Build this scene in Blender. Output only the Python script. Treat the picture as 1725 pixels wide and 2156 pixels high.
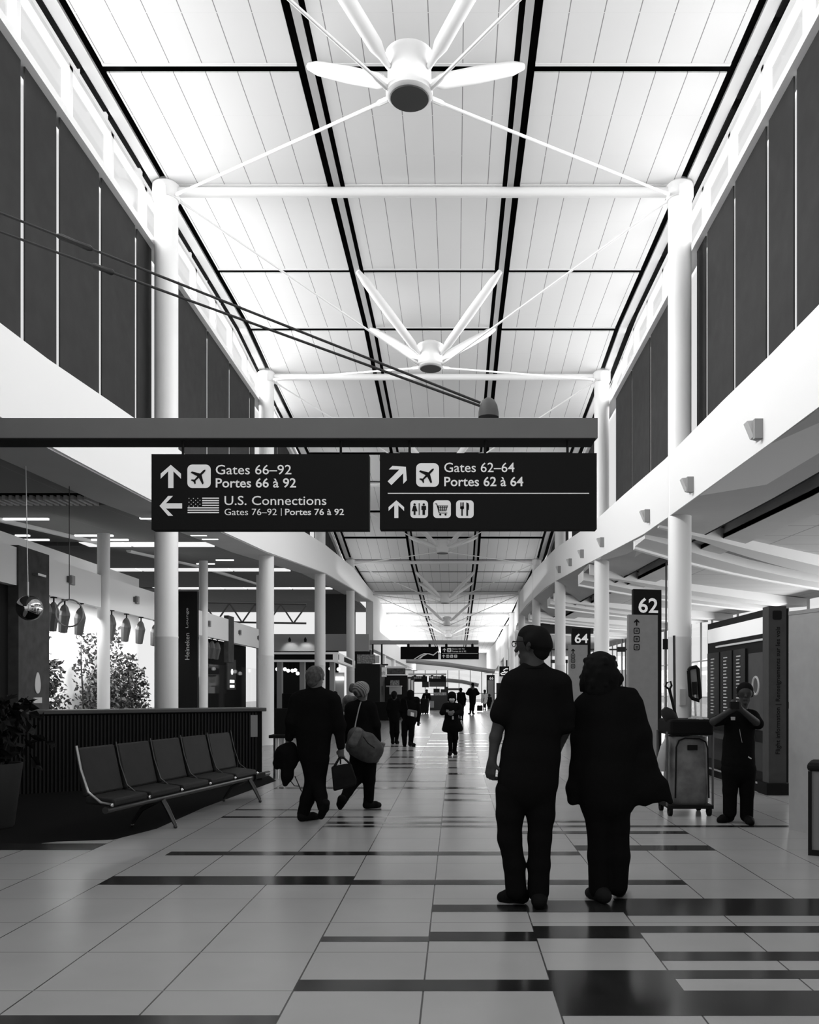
import bpy, bmesh, math, random
import numpy as np
from mathutils import Vector, Matrix

for o in list(bpy.data.objects):
    bpy.data.objects.remove(o)
SC = bpy.context.scene
COL = SC.collection
R = math.radians

# ------------------------------------------------------------------ camera
H, F, VX, VY = 1.5, 1800.0, 960.0, 1452.0       # eye height, focal length in px, vanishing point
IW, IH = 1725.0, 2156.0
cam_d = bpy.data.cameras.new('camera')
cam_d.sensor_width = 36; cam_d.sensor_fit = 'AUTO'
cam_d.lens = 36 * F / IH
cam_d.shift_x = (IW / 2 - VX) / IH
cam_d.shift_y = (VY - IH / 2) / IH
cam_d.clip_end = 500
cam = bpy.data.objects.new('camera', cam_d); COL.objects.link(cam)
cam.location = (0, 0, H); cam.rotation_euler = (R(90), 0, 0)
SC.camera = cam

# ------------------------------------------------------------------ world, exposure
SC.view_settings.view_transform = 'Standard'
SC.view_settings.look = 'None'
SC.view_settings.gamma = 1
SC.view_settings.use_curve_mapping = False
SC.view_settings.exposure = 0.0
w = bpy.data.worlds.new('overcast_sky'); SC.world = w; w.use_nodes = True
w.node_tree.nodes['Background'].inputs[0].default_value = (1, 1, 1, 1)
w.node_tree.nodes['Background'].inputs[1].default_value = 0.84
try:
    SC.cycles.max_bounces = 7; SC.cycles.diffuse_bounces = 4; SC.cycles.glossy_bounces = 3
    SC.cycles.transparent_max_bounces = 8; SC.cycles.transmission_bounces = 4
    SC.cycles.caustics_reflective = False; SC.cycles.caustics_refractive = False
    SC.cycles.use_denoising = True
    SC.cycles.sample_clamp_indirect = 6
except Exception:
    pass

def area(name, loc, to, sx, sy, power, spread=180):
    d = bpy.data.lights.new(name, 'AREA'); d.shape = 'RECTANGLE'; d.size = sx; d.size_y = sy
    d.energy = power; d.spread = R(spread)
    o = bpy.data.objects.new(name, d); COL.objects.link(o)
    o.location = loc
    o.rotation_euler = (Vector(to) - Vector(loc)).to_track_quat('-Z', 'Y').to_euler()
    return o

# added unseen light strips floating along both hall edges to brighten the roof
UP = 0.28
for s, x in ((-1, -4.55), (1, 3.4)):
    area('added_roof_fill', (x, 11, 7.8), (x - s * 4.2, 11, 11.3), 24, 0.3, 620 * UP)
    area('added_roof_fill', (x, 28.5, 7.4), (x - s * 4.0, 28.5, 11.0), 9, 0.3, 220 * UP)
    area('added_roof_fill', (x, 41, 6.0), (x - s * 2.2, 41, 9.0), 12, 0.3, 190 * UP)
    area('added_roof_fill', (x, 70, 5.0), (x - s * 2.2, 70, 9.0), 30, 0.3, 2100 * UP)
# daylight through the gate windows on the right and through the far end
area('window_light', (12.8, 40, 2.9), (0, 40, 1.2), 60, 3.6, 2000)
area('window_light', (0, 104, 3.4), (0, 60, 1.0), 16, 4.5, 1700)
# daylight through the high windows
area('window_light', (-5.75, 13, 9.9), (3.7, 13, 6.0), 26, 0.9, 1800, 115)
area('window_light', (4.65, 13, 9.9), (-4.9, 13, 6.0), 26, 0.9, 1050, 115)

# ------------------------------------------------------------------ materials
MATS = {}
def mat(name, v, rough=0.7, spec=0.3, metal=0.0, emit=0.0, noise=0.0, nscale=8.0, bump=0.0):
    if name in MATS: return MATS[name]
    m = bpy.data.materials.new(name); m.use_nodes = True
    nt = m.node_tree; b = nt.nodes['Principled BSDF']
    b.inputs['Base Color'].default_value = (v, v, v, 1)
    b.inputs['Roughness'].default_value = rough
    b.inputs['Specular IOR Level'].default_value = spec
    b.inputs['Metallic'].default_value = metal
    if emit:
        b.inputs['Emission Color'].default_value = (1, 1, 1, 1)
        b.inputs['Emission Strength'].default_value = emit
    if noise or bump:
        tc = nt.nodes.new('ShaderNodeTexCoord'); n = nt.nodes.new('ShaderNodeTexNoise')
        n.inputs['Scale'].default_value = nscale; n.inputs['Detail'].default_value = 5
        nt.links.new(tc.outputs['Object'], n.inputs['Vector'])
        if noise:
            r = nt.nodes.new('ShaderNodeValToRGB')
            lo, hi = max(0, v * (1 - noise)), min(1, v * (1 + noise))
            r.color_ramp.elements[0].position = 0.3; r.color_ramp.elements[1].position = 0.7
            r.color_ramp.elements[0].color = (lo, lo, lo, 1); r.color_ramp.elements[1].color = (hi, hi, hi, 1)
            nt.links.new(n.outputs['Fac'], r.inputs['Fac']); nt.links.new(r.outputs['Color'], b.inputs['Base Color'])
        if bump:
            bp = nt.nodes.new('ShaderNodeBump'); bp.inputs['Strength'].default_value = bump; bp.inputs['Distance'].default_value = 0.01
            nt.links.new(n.outputs['Fac'], bp.inputs['Height']); nt.links.new(bp.outputs['Normal'], b.inputs['Normal'])
    MATS[name] = m
    return m

def glass_mat():
    m = bpy.data.materials.new('clear_glass'); m.use_nodes = True
    nt = m.node_tree; nt.nodes.clear()
    out = nt.nodes.new('ShaderNodeOutputMaterial'); mx = nt.nodes.new('ShaderNodeMixShader')
    t = nt.nodes.new('ShaderNodeBsdfTransparent'); g = nt.nodes.new('ShaderNodeBsdfGlossy')
    g.inputs['Roughness'].default_value = 0.02
    mx.inputs[0].default_value = 0.06
    nt.links.new(t.outputs[0], mx.inputs[1]); nt.links.new(g.outputs[0], mx.inputs[2]); nt.links.new(mx.outputs[0], out.inputs[0])
    MATS['glass'] = m
    return m
GLASS = glass_mat()

def lines_mat(name, v, line_v, axis, spacing, offset, width, rough=0.6, axis2=None, spacing2=1, offset2=0, line2=None, noise=0.06, spec=0.3, nscale=1.2):
    """Flat colour with thin joint lines at regular steps along one or two object axes."""
    m = bpy.data.materials.new(name); m.use_nodes = True
    nt = m.node_tree; b = nt.nodes['Principled BSDF']; L = nt.links
    b.inputs['Roughness'].default_value = rough; b.inputs['Specular IOR Level'].default_value = spec
    tc = nt.nodes.new('ShaderNodeTexCoord'); sp = nt.nodes.new('ShaderNodeSeparateXYZ')
    L.new(tc.outputs['Object'], sp.inputs[0])
    def M(op, a, bb=None, c=None):
        n = nt.nodes.new('ShaderNodeMath'); n.operation = op
        for i, q in enumerate((a, bb, c)):
            if q is None: continue
            if isinstance(q, (int, float)): n.inputs[i].default_value = q
            else: L.new(q, n.inputs[i])
        return n.outputs[0]
    def linemask(ax, s, o, wd):
        f = M('FRACT', M('DIVIDE', M('SUBTRACT', sp.outputs[ax], o - 100 * s), s))
        d = M('MINIMUM', f, M('SUBTRACT', 1.0, f))
        return M('LESS_THAN', d, wd / 2 / s)
    n = nt.nodes.new('ShaderNodeTexNoise'); n.inputs['Scale'].default_value = nscale; n.inputs['Detail'].default_value = 4
    L.new(tc.outputs['Object'], n.inputs['Vector'])
    base = M('MULTIPLY', M('ADD', M('MULTIPLY', M('SUBTRACT', n.outputs['Fac'], 0.5), 2 * noise), 1.0), v)
    k = linemask(axis, spacing, offset, width)
    c = nt.nodes.new('ShaderNodeMix'); c.data_type = 'FLOAT'
    L.new(k, c.inputs[0]); L.new(base, c.inputs[2]); c.inputs[3].default_value = line_v
    res = c.outputs[0]
    if axis2 is not None:
        k2 = linemask(axis2, spacing2, offset2, width)
        c2 = nt.nodes.new('ShaderNodeMix'); c2.data_type = 'FLOAT'
        L.new(k2, c2.inputs[0]); L.new(res, c2.inputs[2]); c2.inputs[3].default_value = line_v if line2 is None else line2
        res = c2.outputs[0]
    cb = nt.nodes.new('ShaderNodeCombineColor')
    for i in range(3): L.new(res, cb.inputs[i])
    L.new(cb.outputs[0], b.inputs['Base Color'])
    MATS[name] = m
    return m

WHITE = mat('white_paint', 0.76, 0.55)
WALLW = mat('white_plaster', 0.78, 0.8)
COLW = mat('white_column_paint', 0.76, 0.4, 0.4)
GREYM = mat('grey_metal', 0.075, 0.6, 0.3)
GAP = mat('black_recess', 0.006, 0.9, 0.05)
BLACK = mat('black_plastic', 0.008, 0.7, 0.1)
SIGNB = mat('sign_black', 0.006, 0.7, 0.1)
SIGNW = mat('sign_white', 0.62, 0.6, 0.2, emit=0.12)
BLIND = mat('blind_fabric', 0.036, 0.9, 0.1, noise=0.12, nscale=3)
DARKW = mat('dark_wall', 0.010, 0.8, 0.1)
CONC = mat('dark_concrete', 0.06, 0.85, 0.15, noise=0.2, nscale=5)
CHROME = mat('chrome', 0.75, 0.12, 0.5, metal=1.0)
STEEL = mat('brushed_steel', 0.45, 0.35, 0.5, metal=1.0)
CABLE = mat('dark_cable', 0.03, 0.5, 0.3)
PYL = mat('grey_laminate', 0.20, 0.6, 0.3, noise=0.05)
LAMP = mat('lit_lamp', 0.9, emit=3.0)
SOFT = mat('soffit_grey', 0.50, 0.8, noise=0.04, nscale=1)

# ------------------------------------------------------------------ mesh helpers
def at(px, py, Y):
    return Vector(((px - VX) / F * Y, Y, H + (VY - py) / F * Y))

class MB:
    def __init__(s): s.v = []; s.f = []; s.m = []
    def add(s, vs, fs, mi=0):
        k = len(s.v); s.v += [tuple(v) for v in vs]
        for f in fs: s.f.append(tuple(k + i for i in f)); s.m.append(mi)
        return s
    def box(s, x0, x1, y0, y1, z0, z1, mi=0):
        vs = [(x, y, z) for z in (z0, z1) for y in (y0, y1) for x in (x0, x1)]
        return s.add(vs, [(0, 2, 3, 1), (4, 5, 7, 6), (0, 1, 5, 4), (2, 6, 7, 3), (0, 4, 6, 2), (1, 3, 7, 5)], mi)
    def hexa(s, lo, hi, mi=0):
        """8-corner solid: lo and hi are 4 points each, same winding."""
        return s.add(list(lo) + list(hi), [(3, 2, 1, 0), (4, 5, 6, 7), (0, 1, 5, 4), (1, 2, 6, 5), (2, 3, 7, 6), (3, 0, 4, 7)], mi)
    def tube(s, pts, r, n=10, mi=0, cap=True):
        pts = [Vector(p) for p in pts]
        rs = r if isinstance(r, (list, tuple)) else [r] * len(pts)
        rings = []
        up = None
        for i, p in enumerate(pts):
            d = (pts[min(i + 1, len(pts) - 1)] - pts[max(i - 1, 0)]).normalized()
            if up is None or abs(up.dot(d)) > 0.95: up = Vector((0, 0, 1)) if abs(d.z) < 0.9 else Vector((1, 0, 0))
            a = d.cross(up).normalized(); b = a.cross(d).normalized(); up = b
            rings.append([p + rs[i] * (math.cos(t) * a + math.sin(t) * b) for t in [2 * math.pi * q / n for q in range(n)]])
        vs = [v for ring in rings for v in ring]; fs = []
        for i in range(len(pts) - 1):
            for q in range(n):
                fs.append((i * n + q, i * n + (q + 1) % n, (i + 1) * n + (q + 1) % n, (i + 1) * n + q))
        if cap:
            fs.append(tuple(range(n - 1, -1, -1))); fs.append(tuple((len(pts) - 1) * n + q for q in range(n)))
        return s.add(vs, fs, mi)
    def lathe(s, c, prof, n=24, mi=0, sx=1, sy=1):
        c = Vector(c); vs = []; fs = []
        for r, z in prof:
            for q in range(n):
                t = 2 * math.pi * q / n
                vs.append(c + Vector((r * sx * math.cos(t), r * sy * math.sin(t), z)))
        for i in range(len(prof) - 1):
            for q in range(n):
                fs.append((i * n + q, i * n + (q + 1) % n, (i + 1) * n + (q + 1) % n, (i + 1) * n + q))
        fs.append(tuple(range(n - 1, -1, -1))); fs.append(tuple((len(prof) - 1) * n + q for q in range(n)))
        return s.add(vs, fs, mi)
    def ball(s, c, r, n=16, mi=0, sz=1.0):
        prof = [(max(r * math.sin(math.pi * i / n), 1e-4), -r * sz * math.cos(math.pi * i / n)) for i in range(n + 1)]
        return s.lathe(c, prof, 2 * n, mi)
    def plate(s, pts, thick, mi=0):
        """polygon (list of 3-D points, planar) given thickness along +/- its normal (Vector thick)."""
        t = Vector(thick); n = len(pts); pts = [Vector(p) for p in pts]
        fs = [tuple(range(n)), tuple(range(2 * n - 1, n - 1, -1))]
        for i in range(n): fs.append((i, i + n, (i + 1) % n + n, (i + 1) % n))
        return s.add(pts + [p + t for p in pts], fs, mi)
    def build(s, name, mats, parent=None, smooth=False, origin=None, bevel=0, **tags):
        if not isinstance(mats, (list, tuple)): mats = [mats]
        me = bpy.data.meshes.new(name)
        if origin is None:
            if parent is not None: origin = Vector(parent.get('_w', (0, 0, 0)))
            else:
                a = np.array(s.v); mn = a.min(0); mx = a.max(0)
                origin = Vector(((mn[0] + mx[0]) / 2, (mn[1] + mx[1]) / 2, mn[2]))
        origin = Vector(origin)
        me.from_pydata([tuple(Vector(v) - origin) for v in s.v], [], s.f)
        for m in mats: me.materials.append(m)
        me.polygons.foreach_set('material_index', s.m)
        bm = bmesh.new(); bm.from_mesh(me)
        bmesh.ops.recalc_face_normals(bm, faces=bm.faces); bm.to_mesh(me); bm.free()
        if smooth:
            me.polygons.foreach_set('use_smooth', [True] * len(me.polygons))
            try: me.set_sharp_from_angle(angle=R(40))
            except Exception: pass
        o = bpy.data.objects.new(name, me); COL.objects.link(o)
        o['_w'] = tuple(origin)
        if parent is not None:
            o.parent = parent
        else: o.location = origin
        if bevel:
            b = o.modifiers.new('bevel', 'BEVEL'); b.width = bevel; b.segments = 2; b.limit_method = 'ANGLE'
        for k, q in tags.items(): o[k] = q
        return o

def thing(name, loc, label, cat, group=None):
    o = bpy.data.objects.new(name, None); COL.objects.link(o)
    o.location = loc; o['_w'] = tuple(loc); o.empty_display_size = 0.2
    o['label'] = label; o['category'] = cat
    if group: o['group'] = group
    return o

def copy_tree(o, parent=None):
    c = o.copy(); COL.objects.link(c)
    if parent is not None: c.parent = parent
    for ch in list(o.children): copy_tree(ch, c)
    return c

def struct(mb, name, mats, smooth=False, origin=None):
    o = mb.build(name, mats, smooth=smooth, origin=origin or (0, 0, 0)); o['kind'] = 'structure'
    return o

def interp(tab, y):
    return float(np.interp(y, [a for a, b in tab], [b for a, b in tab]))

_txt = {}
def text_geo(body, bold=0.0):
    key = (body, bold)
    if key in _txt: return _txt[key]
    cu = bpy.data.curves.new('t', 'FONT'); cu.body = body; cu.size = 1; cu.offset = bold; cu.resolution_u = 3
    cu.fill_mode = 'FRONT' if hasattr(cu, 'fill_mode') else 'BOTH'
    ob = bpy.data.objects.new('t', cu); COL.objects.link(ob)
    dg = bpy.context.evaluated_depsgraph_get(); dg.update()
    me = bpy.data.meshes.new_from_object(ob.evaluated_get(dg))
    vs = np.array([v.co[:] for v in me.vertices]); fs = [tuple(p.vertices) for p in me.polygons]
    bpy.data.objects.remove(ob); bpy.data.meshes.remove(me); bpy.data.curves.remove(cu)
    _txt[key] = (vs, fs)
    return vs, fs

def put_text(mb, body, org, ux, uz, width=None, height=None, bold=0.0, mi=0, anchor='l'):
    """write text on a plane: org lower-left, ux and uz unit vectors; fits to width and/or height."""
    vs, fs = text_geo(body, bold)
    mn = vs.min(0); mx = vs.max(0); w0 = mx[0] - mn[0]; h0 = mx[1] - mn[1]
    if width and height: sx, sy = width / w0, height / h0
    elif width: sx = sy = width / w0
    else: sx = sy = height / h0
    off = 0 if anchor == 'l' else -w0 * sx / 2
    pts = [Vector(org) + Vector(ux) * float((v[0] - mn[0]) * sx + off) + Vector(uz) * float((v[1] - mn[1]) * sy) for v in vs]
    mb.add(pts, fs, mi)
# =================================================================== hall geometry tables (distance along the hall -> height)
ROOF = [(0, 10.38), (20.9, 10.36), (23.4, 10.1), (28, 9.75), (33, 9.25), (38.6, 8.36), (40.8, 7.83), (52.4, 7.26), (61, 6.85), (70, 6.7), (80, 6.35), (110, 5.9)]
LZB = [(0, 4.4), (10.3, 4.42), (13.65, 4.53), (17.8, 4.8), (22, 5.05), (31.8, 5.85), (40.8, 6.28), (50.4, 6.68), (60, 6.5)]
LZT = [(0, 5.2), (10.1, 5.44), (13, 5.62), (15.3, 5.73), (22, 6.15), (31.8, 6.9), (40.8, 7.3), (50, 7.2)]
RZB = [(0, 4.4), (8.75, 4.4), (13.26, 4.5), (15.8, 4.56), (17.1, 4.6), (24.5, 5.1), (35, 5.75), (45.9, 6.0), (55, 5.84), (62, 5.35), (70, 4.7), (85, 3.58)]
RZT = [(0, 5.35), (10.1, 5.48), (12.1, 5.55), (15.3, 5.62), (18.9, 5.83), (23.6, 6.07), (32, 6.8), (41, 7.2), (50, 7.2)]
BTOP = lambda y: min(9.4, interp(ROOF, y) - 0.5)
CY = [15.0, 23.2, 32.1, 41.4, 50.6, 60, 69.5, 79]            # column lines
CXL = [-5.08, -5.14, -5.1, -5.1, -5.1, -5.1, -5.1, -5.1]
CXR = [3.93, 3.96, 3.92, 3.9, 3.9, 3.95, 4.1, 4.15]
ROWS = [-1, 3.2, 6.15, 9.1, 12.1, 15.0, 18.0, 20.9, 23.4, 26.3, 29.2, 32.1, 35.2, 38.4, 41.3, 44.4, 47.5, 50.6, 55.3, 60, 64.7, 69.5, 74, 79, 90, 110]

# ------------------------------------------------------------------- floor
TX0, TXS, TY0, TYS = -0.162, 0.648, 4.259, 0.624
FLOOR = lines_mat('floor_tile', 0.285, 0.05, 0, TXS, TX0, 0.009, rough=0.24, axis2=1, spacing2=TYS, offset2=TY0, line2=0.16, noise=0.14, spec=0.26)
INLAY = mat('floor_inlay_black', 0.014, 0.16, 0.45, noise=0.25, nscale=6)
INLAYG = mat('floor_inlay_grey', 0.05, 0.2, 0.4, noise=0.2, nscale=6)
FLOOR_SHADE = mat('floor_dark_shade', 0.007, 0.95, 0.05)
fl = MB()
fl.box(-26, 26, -4, 135, -0.2, 0, 0)
def band(y0, y1, px0, px1, mi=1):
    """inlay strip between two rows of joints; limits snapped to the tile joints"""
    Y1, Y0 = 2700 / (y0 - VY), 2700 / (y1 - VY)
    fl.add([(px0, Y0, 0.0012), (px1, Y0, 0.0012), (px1, Y1, 0.0012), (px0, Y1, 0.0012)], [(0, 1, 2, 3)], mi)
K = [TX0 + TXS * i for i in range(-8, 9)]   # K[8] is the joint just left of the camera axis
S = lambda i: TX0 + TXS * i
band(2138, 2200, -6, S(-1)); band(2063, 2087, S(-1), S(1)); band(2043, 2086, S(1), S(2)); band(2043, 2061, S(2), 4.2)
band(2086, 2139, S(1), 4.2); band(2004, 2023, S(2), 4.2); band(1972, 1983, S(-1), S(0), 2); band(1962, 1982, S(0), S(1)); band(1964, 1976, S(1), S(2))
band(1950, 1964, S(1), 4.2); band(1905, 1920, S(0), S(1)); band(1896, 1921, S(1), S(2)); band(1892, 1928, S(2), 4.2)
band(1845, 1863, S(-4), S(-1)); band(1853, 1863, S(-1), S(3)); band(1793, 1801, S(-4) + .12, S(2)); band(1780, 1791, S(2), S(4))
band(1776, 1790, S(-7), S(-5)); band(1750, 1756, S(1), S(4)); band(1738, 1742, S(-2), S(6)); band(1730, 1735, S(-2), S(0)); band(1728, 1732, S(0), S(3))
rr = random.Random(4)
yy = 1722.0
while yy > 1545:
    hgt = (yy - VY) * rr.uniform(0.008, 0.022)
    a = rr.choice([-4, -3, -2, -2, -1, -1, 0]); b = a + rr.choice([1, 2, 2, 3, 4, 5])
    band(yy - hgt, yy, S(a), S(min(b, 5)), rr.choice([1, 1, 2]))
    yy -= (yy - VY) * rr.uniform(0.035, 0.075) + 1.2
# dark floor and the shade of bench and bar, painted as one patch
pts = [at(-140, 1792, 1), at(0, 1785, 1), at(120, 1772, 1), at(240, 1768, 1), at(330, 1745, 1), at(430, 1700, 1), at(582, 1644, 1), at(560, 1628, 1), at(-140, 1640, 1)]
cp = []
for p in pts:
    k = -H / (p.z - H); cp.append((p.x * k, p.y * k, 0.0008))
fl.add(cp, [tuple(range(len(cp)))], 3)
struct(fl, 'floor', [FLOOR, INLAY, INLAYG, FLOOR_SHADE])

# ------------------------------------------------------------------- roof
CEIL = lines_mat('ceiling_plank', 0.74, 0.24, 0, 0.462, 0.10, 0.013, rough=0.7, axis2=1, spacing2=1.0, offset2=0.2, line2=0.72, noise=0.02)
XL, XR = -5.02, 3.90
BXL, BXR = -2.09, 0.96                                   # the two long roof beams
rf = MB(); gp = MB(); bmL = MB()
strips = [(XL, BXL - 0.17), (BXL + 0.14, BXR - 0.14), (BXR + 0.17, XR)]
for i in range(len(ROWS) - 1):
    a, b = ROWS[i] + (0.19 if ROWS[i] < 25 else 0.34), ROWS[i + 1] - 0.0
    za, zb = interp(ROOF, a), interp(ROOF, b)
    for x0, x1 in strips:
        lo = [(x0, a, za), (x1, a, za), (x1, b, zb), (x0, b, zb)]
        rf.hexa(lo, [(p[0], p[1], p[2] + 0.02) for p in lo])
    za, zb = interp(ROOF, ROWS[i]), interp(ROOF, ROWS[i + 1])
    lo = [(-5.55, ROWS[i], za + 0.30), (4.45, ROWS[i], za + 0.30), (4.45, ROWS[i + 1], zb + 0.30), (-5.55, ROWS[i + 1], zb + 0.30)]
    gp.hexa(lo, [(p[0], p[1], p[2] + 0.2) for p in lo])
    for x in (BXL, BXR):                                 # flanges of the long beams
        a, b = ROWS[i], ROWS[i + 1]
        lo = [(x - 0.055, a, za - 0.02), (x + 0.055, a, za - 0.02), (x + 0.055, b, zb - 0.02), (x - 0.055, b, zb - 0.02)]
        bmL.hexa(lo, [(p[0], p[1], p[2] + 0.04) for p in lo])
    for s, x0, x1 in ((-1, XL - 0.30, XL - 0.12), (1, XR + 0.12, XR + 0.30)):   # white edge strips
        lo = [(x0, ROWS[i], za), (x1, ROWS[i], za), (x1, ROWS[i + 1], zb), (x0, ROWS[i + 1], zb)]
        bmL.hexa(lo, [(p[0], p[1], p[2] + 0.05) for p in lo], 1)
    # white cross flange on the near side of each gap
    y = ROWS[i]
    bmL.box(XL, BXL - 0.17, y, y + 0.05, za - 0.01, za + 0.03, 1)
    bmL.box(BXL + 0.14, BXR - 0.14, y, y + 0.05, za - 0.01, za + 0.03, 1)
    bmL.box(BXR + 0.17, XR, y, y + 0.05, za - 0.01, za + 0.03, 1)
struct(rf, 'ceiling', CEIL); struct(gp, 'ceiling.001', GAP); struct(bmL, 'trim_1', [mat('beam_flange', 0.45, 0.6), WHITE])

# ------------------------------------------------------------------- long walls: fascia bands, high windows, ledges
def long_wall(name, side, xf, xb, zb, zt, ys):
    mb = MB()
    for a, b in zip(ys[:-1], ys[1:]):
        xa, xe = (xf(a), xf(b)) if callable(xf) else (xf, xf)
        lo = [(xa, a, interp(zb, a)), (xb, a, interp(zb, a)), (xb, b, interp(zb, b)), (xe, b, interp(zb, b))]
        hi = [(xa, a, zt(a)), (xb, a, zt(a)), (xb, b, zt(b)), (xe, b, zt(b))]
        mb.hexa(lo, hi)
    return struct(mb, name, WALLW)
ys = [0, 4, 8, 10.2, 12, 13.5, 15.3, 17, 19, 22, 25, 28, 32, 36, 40.8, 45, 50.4]
long_wall('wall_left', -1, -4.87, -5.62, LZB, lambda y: interp(LZT, y), ys)
long_wall('wall_left_far', -1, -4.87, -5.3, [(50.4, 3.9), (110, 3.9)], lambda y: interp(ROOF, y) + 0.1, [50.4, 56, 66, 80, 95, 110])
long_wall('wall_right', 1, 3.74, 4.52, RZB, lambda y: interp(RZT, y), ys[:-1] + [50])
XRF = [(50, 3.74), (55, 3.97), (62, 4.15), (70, 4.28), (85, 4.0), (110, 3.7)]
long_wall('wall_right_far', 1, lambda y: interp(XRF, y), 5.2, RZB, lambda y: interp(ROOF, y) + 0.1, [50, 55, 58, 62, 66, 70, 78, 85, 110])

def high_windows(side, xp, n0):
    s = side
    fr = MB(); gl = MB()
    x0, x1 = sorted((xp, xp + s * 0.12))
    ys2 = [-1 + 1.45 * i for i in range(36)]
    for a, b in zip(ys2[:-1], ys2[1:]):
        za, zb = BTOP(a), BTOP(b); ra, rb = interp(ROOF, a) + 0.02, interp(ROOF, b) + 0.02
        # ledge and head rails
        lo = [(x0 - (0.0 if s < 0 else 0.12), a, za - 0.09), (x1 + (0.12 if s < 0 else 0), a, za - 0.09), (x1 + (0.12 if s < 0 else 0), b, zb - 0.09), (x0 - (0.0 if s < 0 else 0.12), b, zb - 0.09)]
        fr.hexa(lo, [(p[0], p[1], p[2] + 0.12) for p in lo])
        lo = [(x0, a, ra - 0.16), (x1, a, ra - 0.16), (x1, b, rb - 0.16), (x0, b, rb - 0.16)]
        fr.hexa(lo, [(p[0], p[1], p[2] + 0.08) for p in lo])
        fr.box(x0, x1, b - 0.05, b + 0.05, zb, rb - 0.1)
        xg = xp + s * 0.06
        z3 = min(interp(LZT if s < 0 else RZT, a), interp(LZT if s < 0 else RZT, b))
        gl.box(min(xg, xg + s * 0.01), max(xg, xg + s * 0.01), a + 0.02, b - 0.02, min(za, zb), min(ra, rb) - 0.12)
        xg = xp + s * 0.14
        gl.box(min(xg, xg + s * 0.01), max(xg, xg + s * 0.01), a + 0.02, b - 0.02, z3 - 0.05, min(za, zb) - 0.05)
    f = struct(fr, 'window_%d' % n0, WHITE)
    g = gl.build('window_pane', GLASS, parent=f)
    # dark gap between roof and window frame, drawn as black strips
    dk = MB(); rq = random.Random(3 + n0)
    y = 1.0
    while y < 50:
        L = rq.uniform(0.5, 1.5); za, zb = interp(ROOF, y), interp(ROOF, y + L)
        xs = (XL - 0.36, XL - 0.30) if s < 0 else (XR + 0.30, XR + 0.36)
        lo = [(xs[0], y, za - .05), (xs[1], y, za - .05), (xs[1], y + L, zb - .05), (xs[0], y + L, zb - .05)]
        dk.hexa(lo, [(p[0], p[1], p[2] + 0.06) for p in lo]); y += L + rq.uniform(0.05, 0.25)
    dk.build('window_slot', GAP, parent=f)
high_windows(-1, -5.42, 1)
high_windows(1, 4.32, 2)

def ORD(n): return '%d%s' % (n, {1: 'st', 2: 'nd', 3: 'rd'}.get(n % 10 if n not in (11, 12, 13) else 0, 'th'))
# ------------------------------------------------------------------- roller blinds, one object per blind
def blinds(side, edges, xp):
    word = 'left' if side < 0 else 'right'
    n = 0
    for a, b in edges:
        a += 0.055; b -= 0.055
        zt = LZT if side < 0 else RZT
        mb = MB()
        x0, x1 = sorted((xp, xp + side * 0.02))
        lo = [(x0, a, interp(zt, a) + 0.01), (x1, a, interp(zt, a) + 0.01), (x1, b, interp(zt, b) + 0.01), (x0, b, interp(zt, b) + 0.01)]
        mb.hexa(lo, [(p[0], p[1], BTOP(p[1]) - 0.08) for p in lo])
        n += 1
        o = mb.build('roller_blind', BLIND, label='dark grey closed roller blind of the %s high windows, %s from the near end' % (word, ORD(n)), category='blind', group='closed roller blinds of the %s high windows' % word)
LE = [7.2, 9.0, 10.66, 11.61, 12.99, 14.44]
le = list(zip(LE[:-1], LE[1:])) + [(14.44, 15.22), (15.75, 18.58), (18.58, 20.4), (20.4, 22.4), (22.4, 23.0)]
le += [(24.0, 25.9), (25.9, 27.8), (27.8, 29.7), (29.7, 31.7), (32.6, 34.6), (34.6, 36.6), (36.6, 38.7), (38.7, 41.0), (42, 44), (44, 46), (46, 48)]
blinds(-1, le, -5.40)
RE = [7.2, 9.2, 10.83, 11.8, 13.2, 14.66]
re_ = list(zip(RE[:-1], RE[1:])) + [(14.66, 15.3), (15.85, 18.9), (18.9, 20.9), (20.9, 23.0)]
re_ += [(24.2, 25.9), (25.9, 27.8), (27.8, 29.7), (29.7, 31.7), (32.7, 34.6), (34.6, 36.6), (36.6, 38.7), (38.7, 41.0), (42, 44), (44, 46), (46, 48)]
blinds(1, re_, 4.30)

# ------------------------------------------------------------------- columns
ordn = ['nearest', 'second', 'third', 'fourth', 'fifth', 'sixth', 'seventh', 'eighth']
for side, XS in ((-1, CXL), (1, CXR)):
    for i, (x, y) in enumerate(zip(XS, CY)):
        if side < 0 and i > 6: continue
        top = interp(ROOF, y) - 0.02
        r = 0.2
        word = 'left' if side < 0 else 'right'
        t = thing('round_column', (x, y, 0), '%s tall round white column of the %s row, from floor to roof%s' % (ordn[i], word, ', nearest of its row' if i == 0 else ''), 'column', 'columns of the %s row' % word)
        m = MB(); m.lathe((x, y, 0), [(r, 0), (r, 2.4), (r + .004, 2.41), (r + .004, 2.43), (r, 2.44), (r, top)], 32)
        m.build('shaft', COLW, t, smooth=True)
        m = MB(); m.lathe((x, y, top - 0.02), [(r + .02, -0.25), (r + .035, -0.2), (r + .035, 0), (r * .7, 0.1)], 32)
        m.box(x - .06, x + .06, y - .03, y + .03, top - 0.3, top + 0.12)
        for dy in (-0.22, 0.22): m.box(x - side * 0.02 - .05, x - side * 0.02 + .05, y + dy - .04, y + dy + .04, top - .28, top - .12)
        m.build('bracket_cap', COLW, t, smooth=True)
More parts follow.
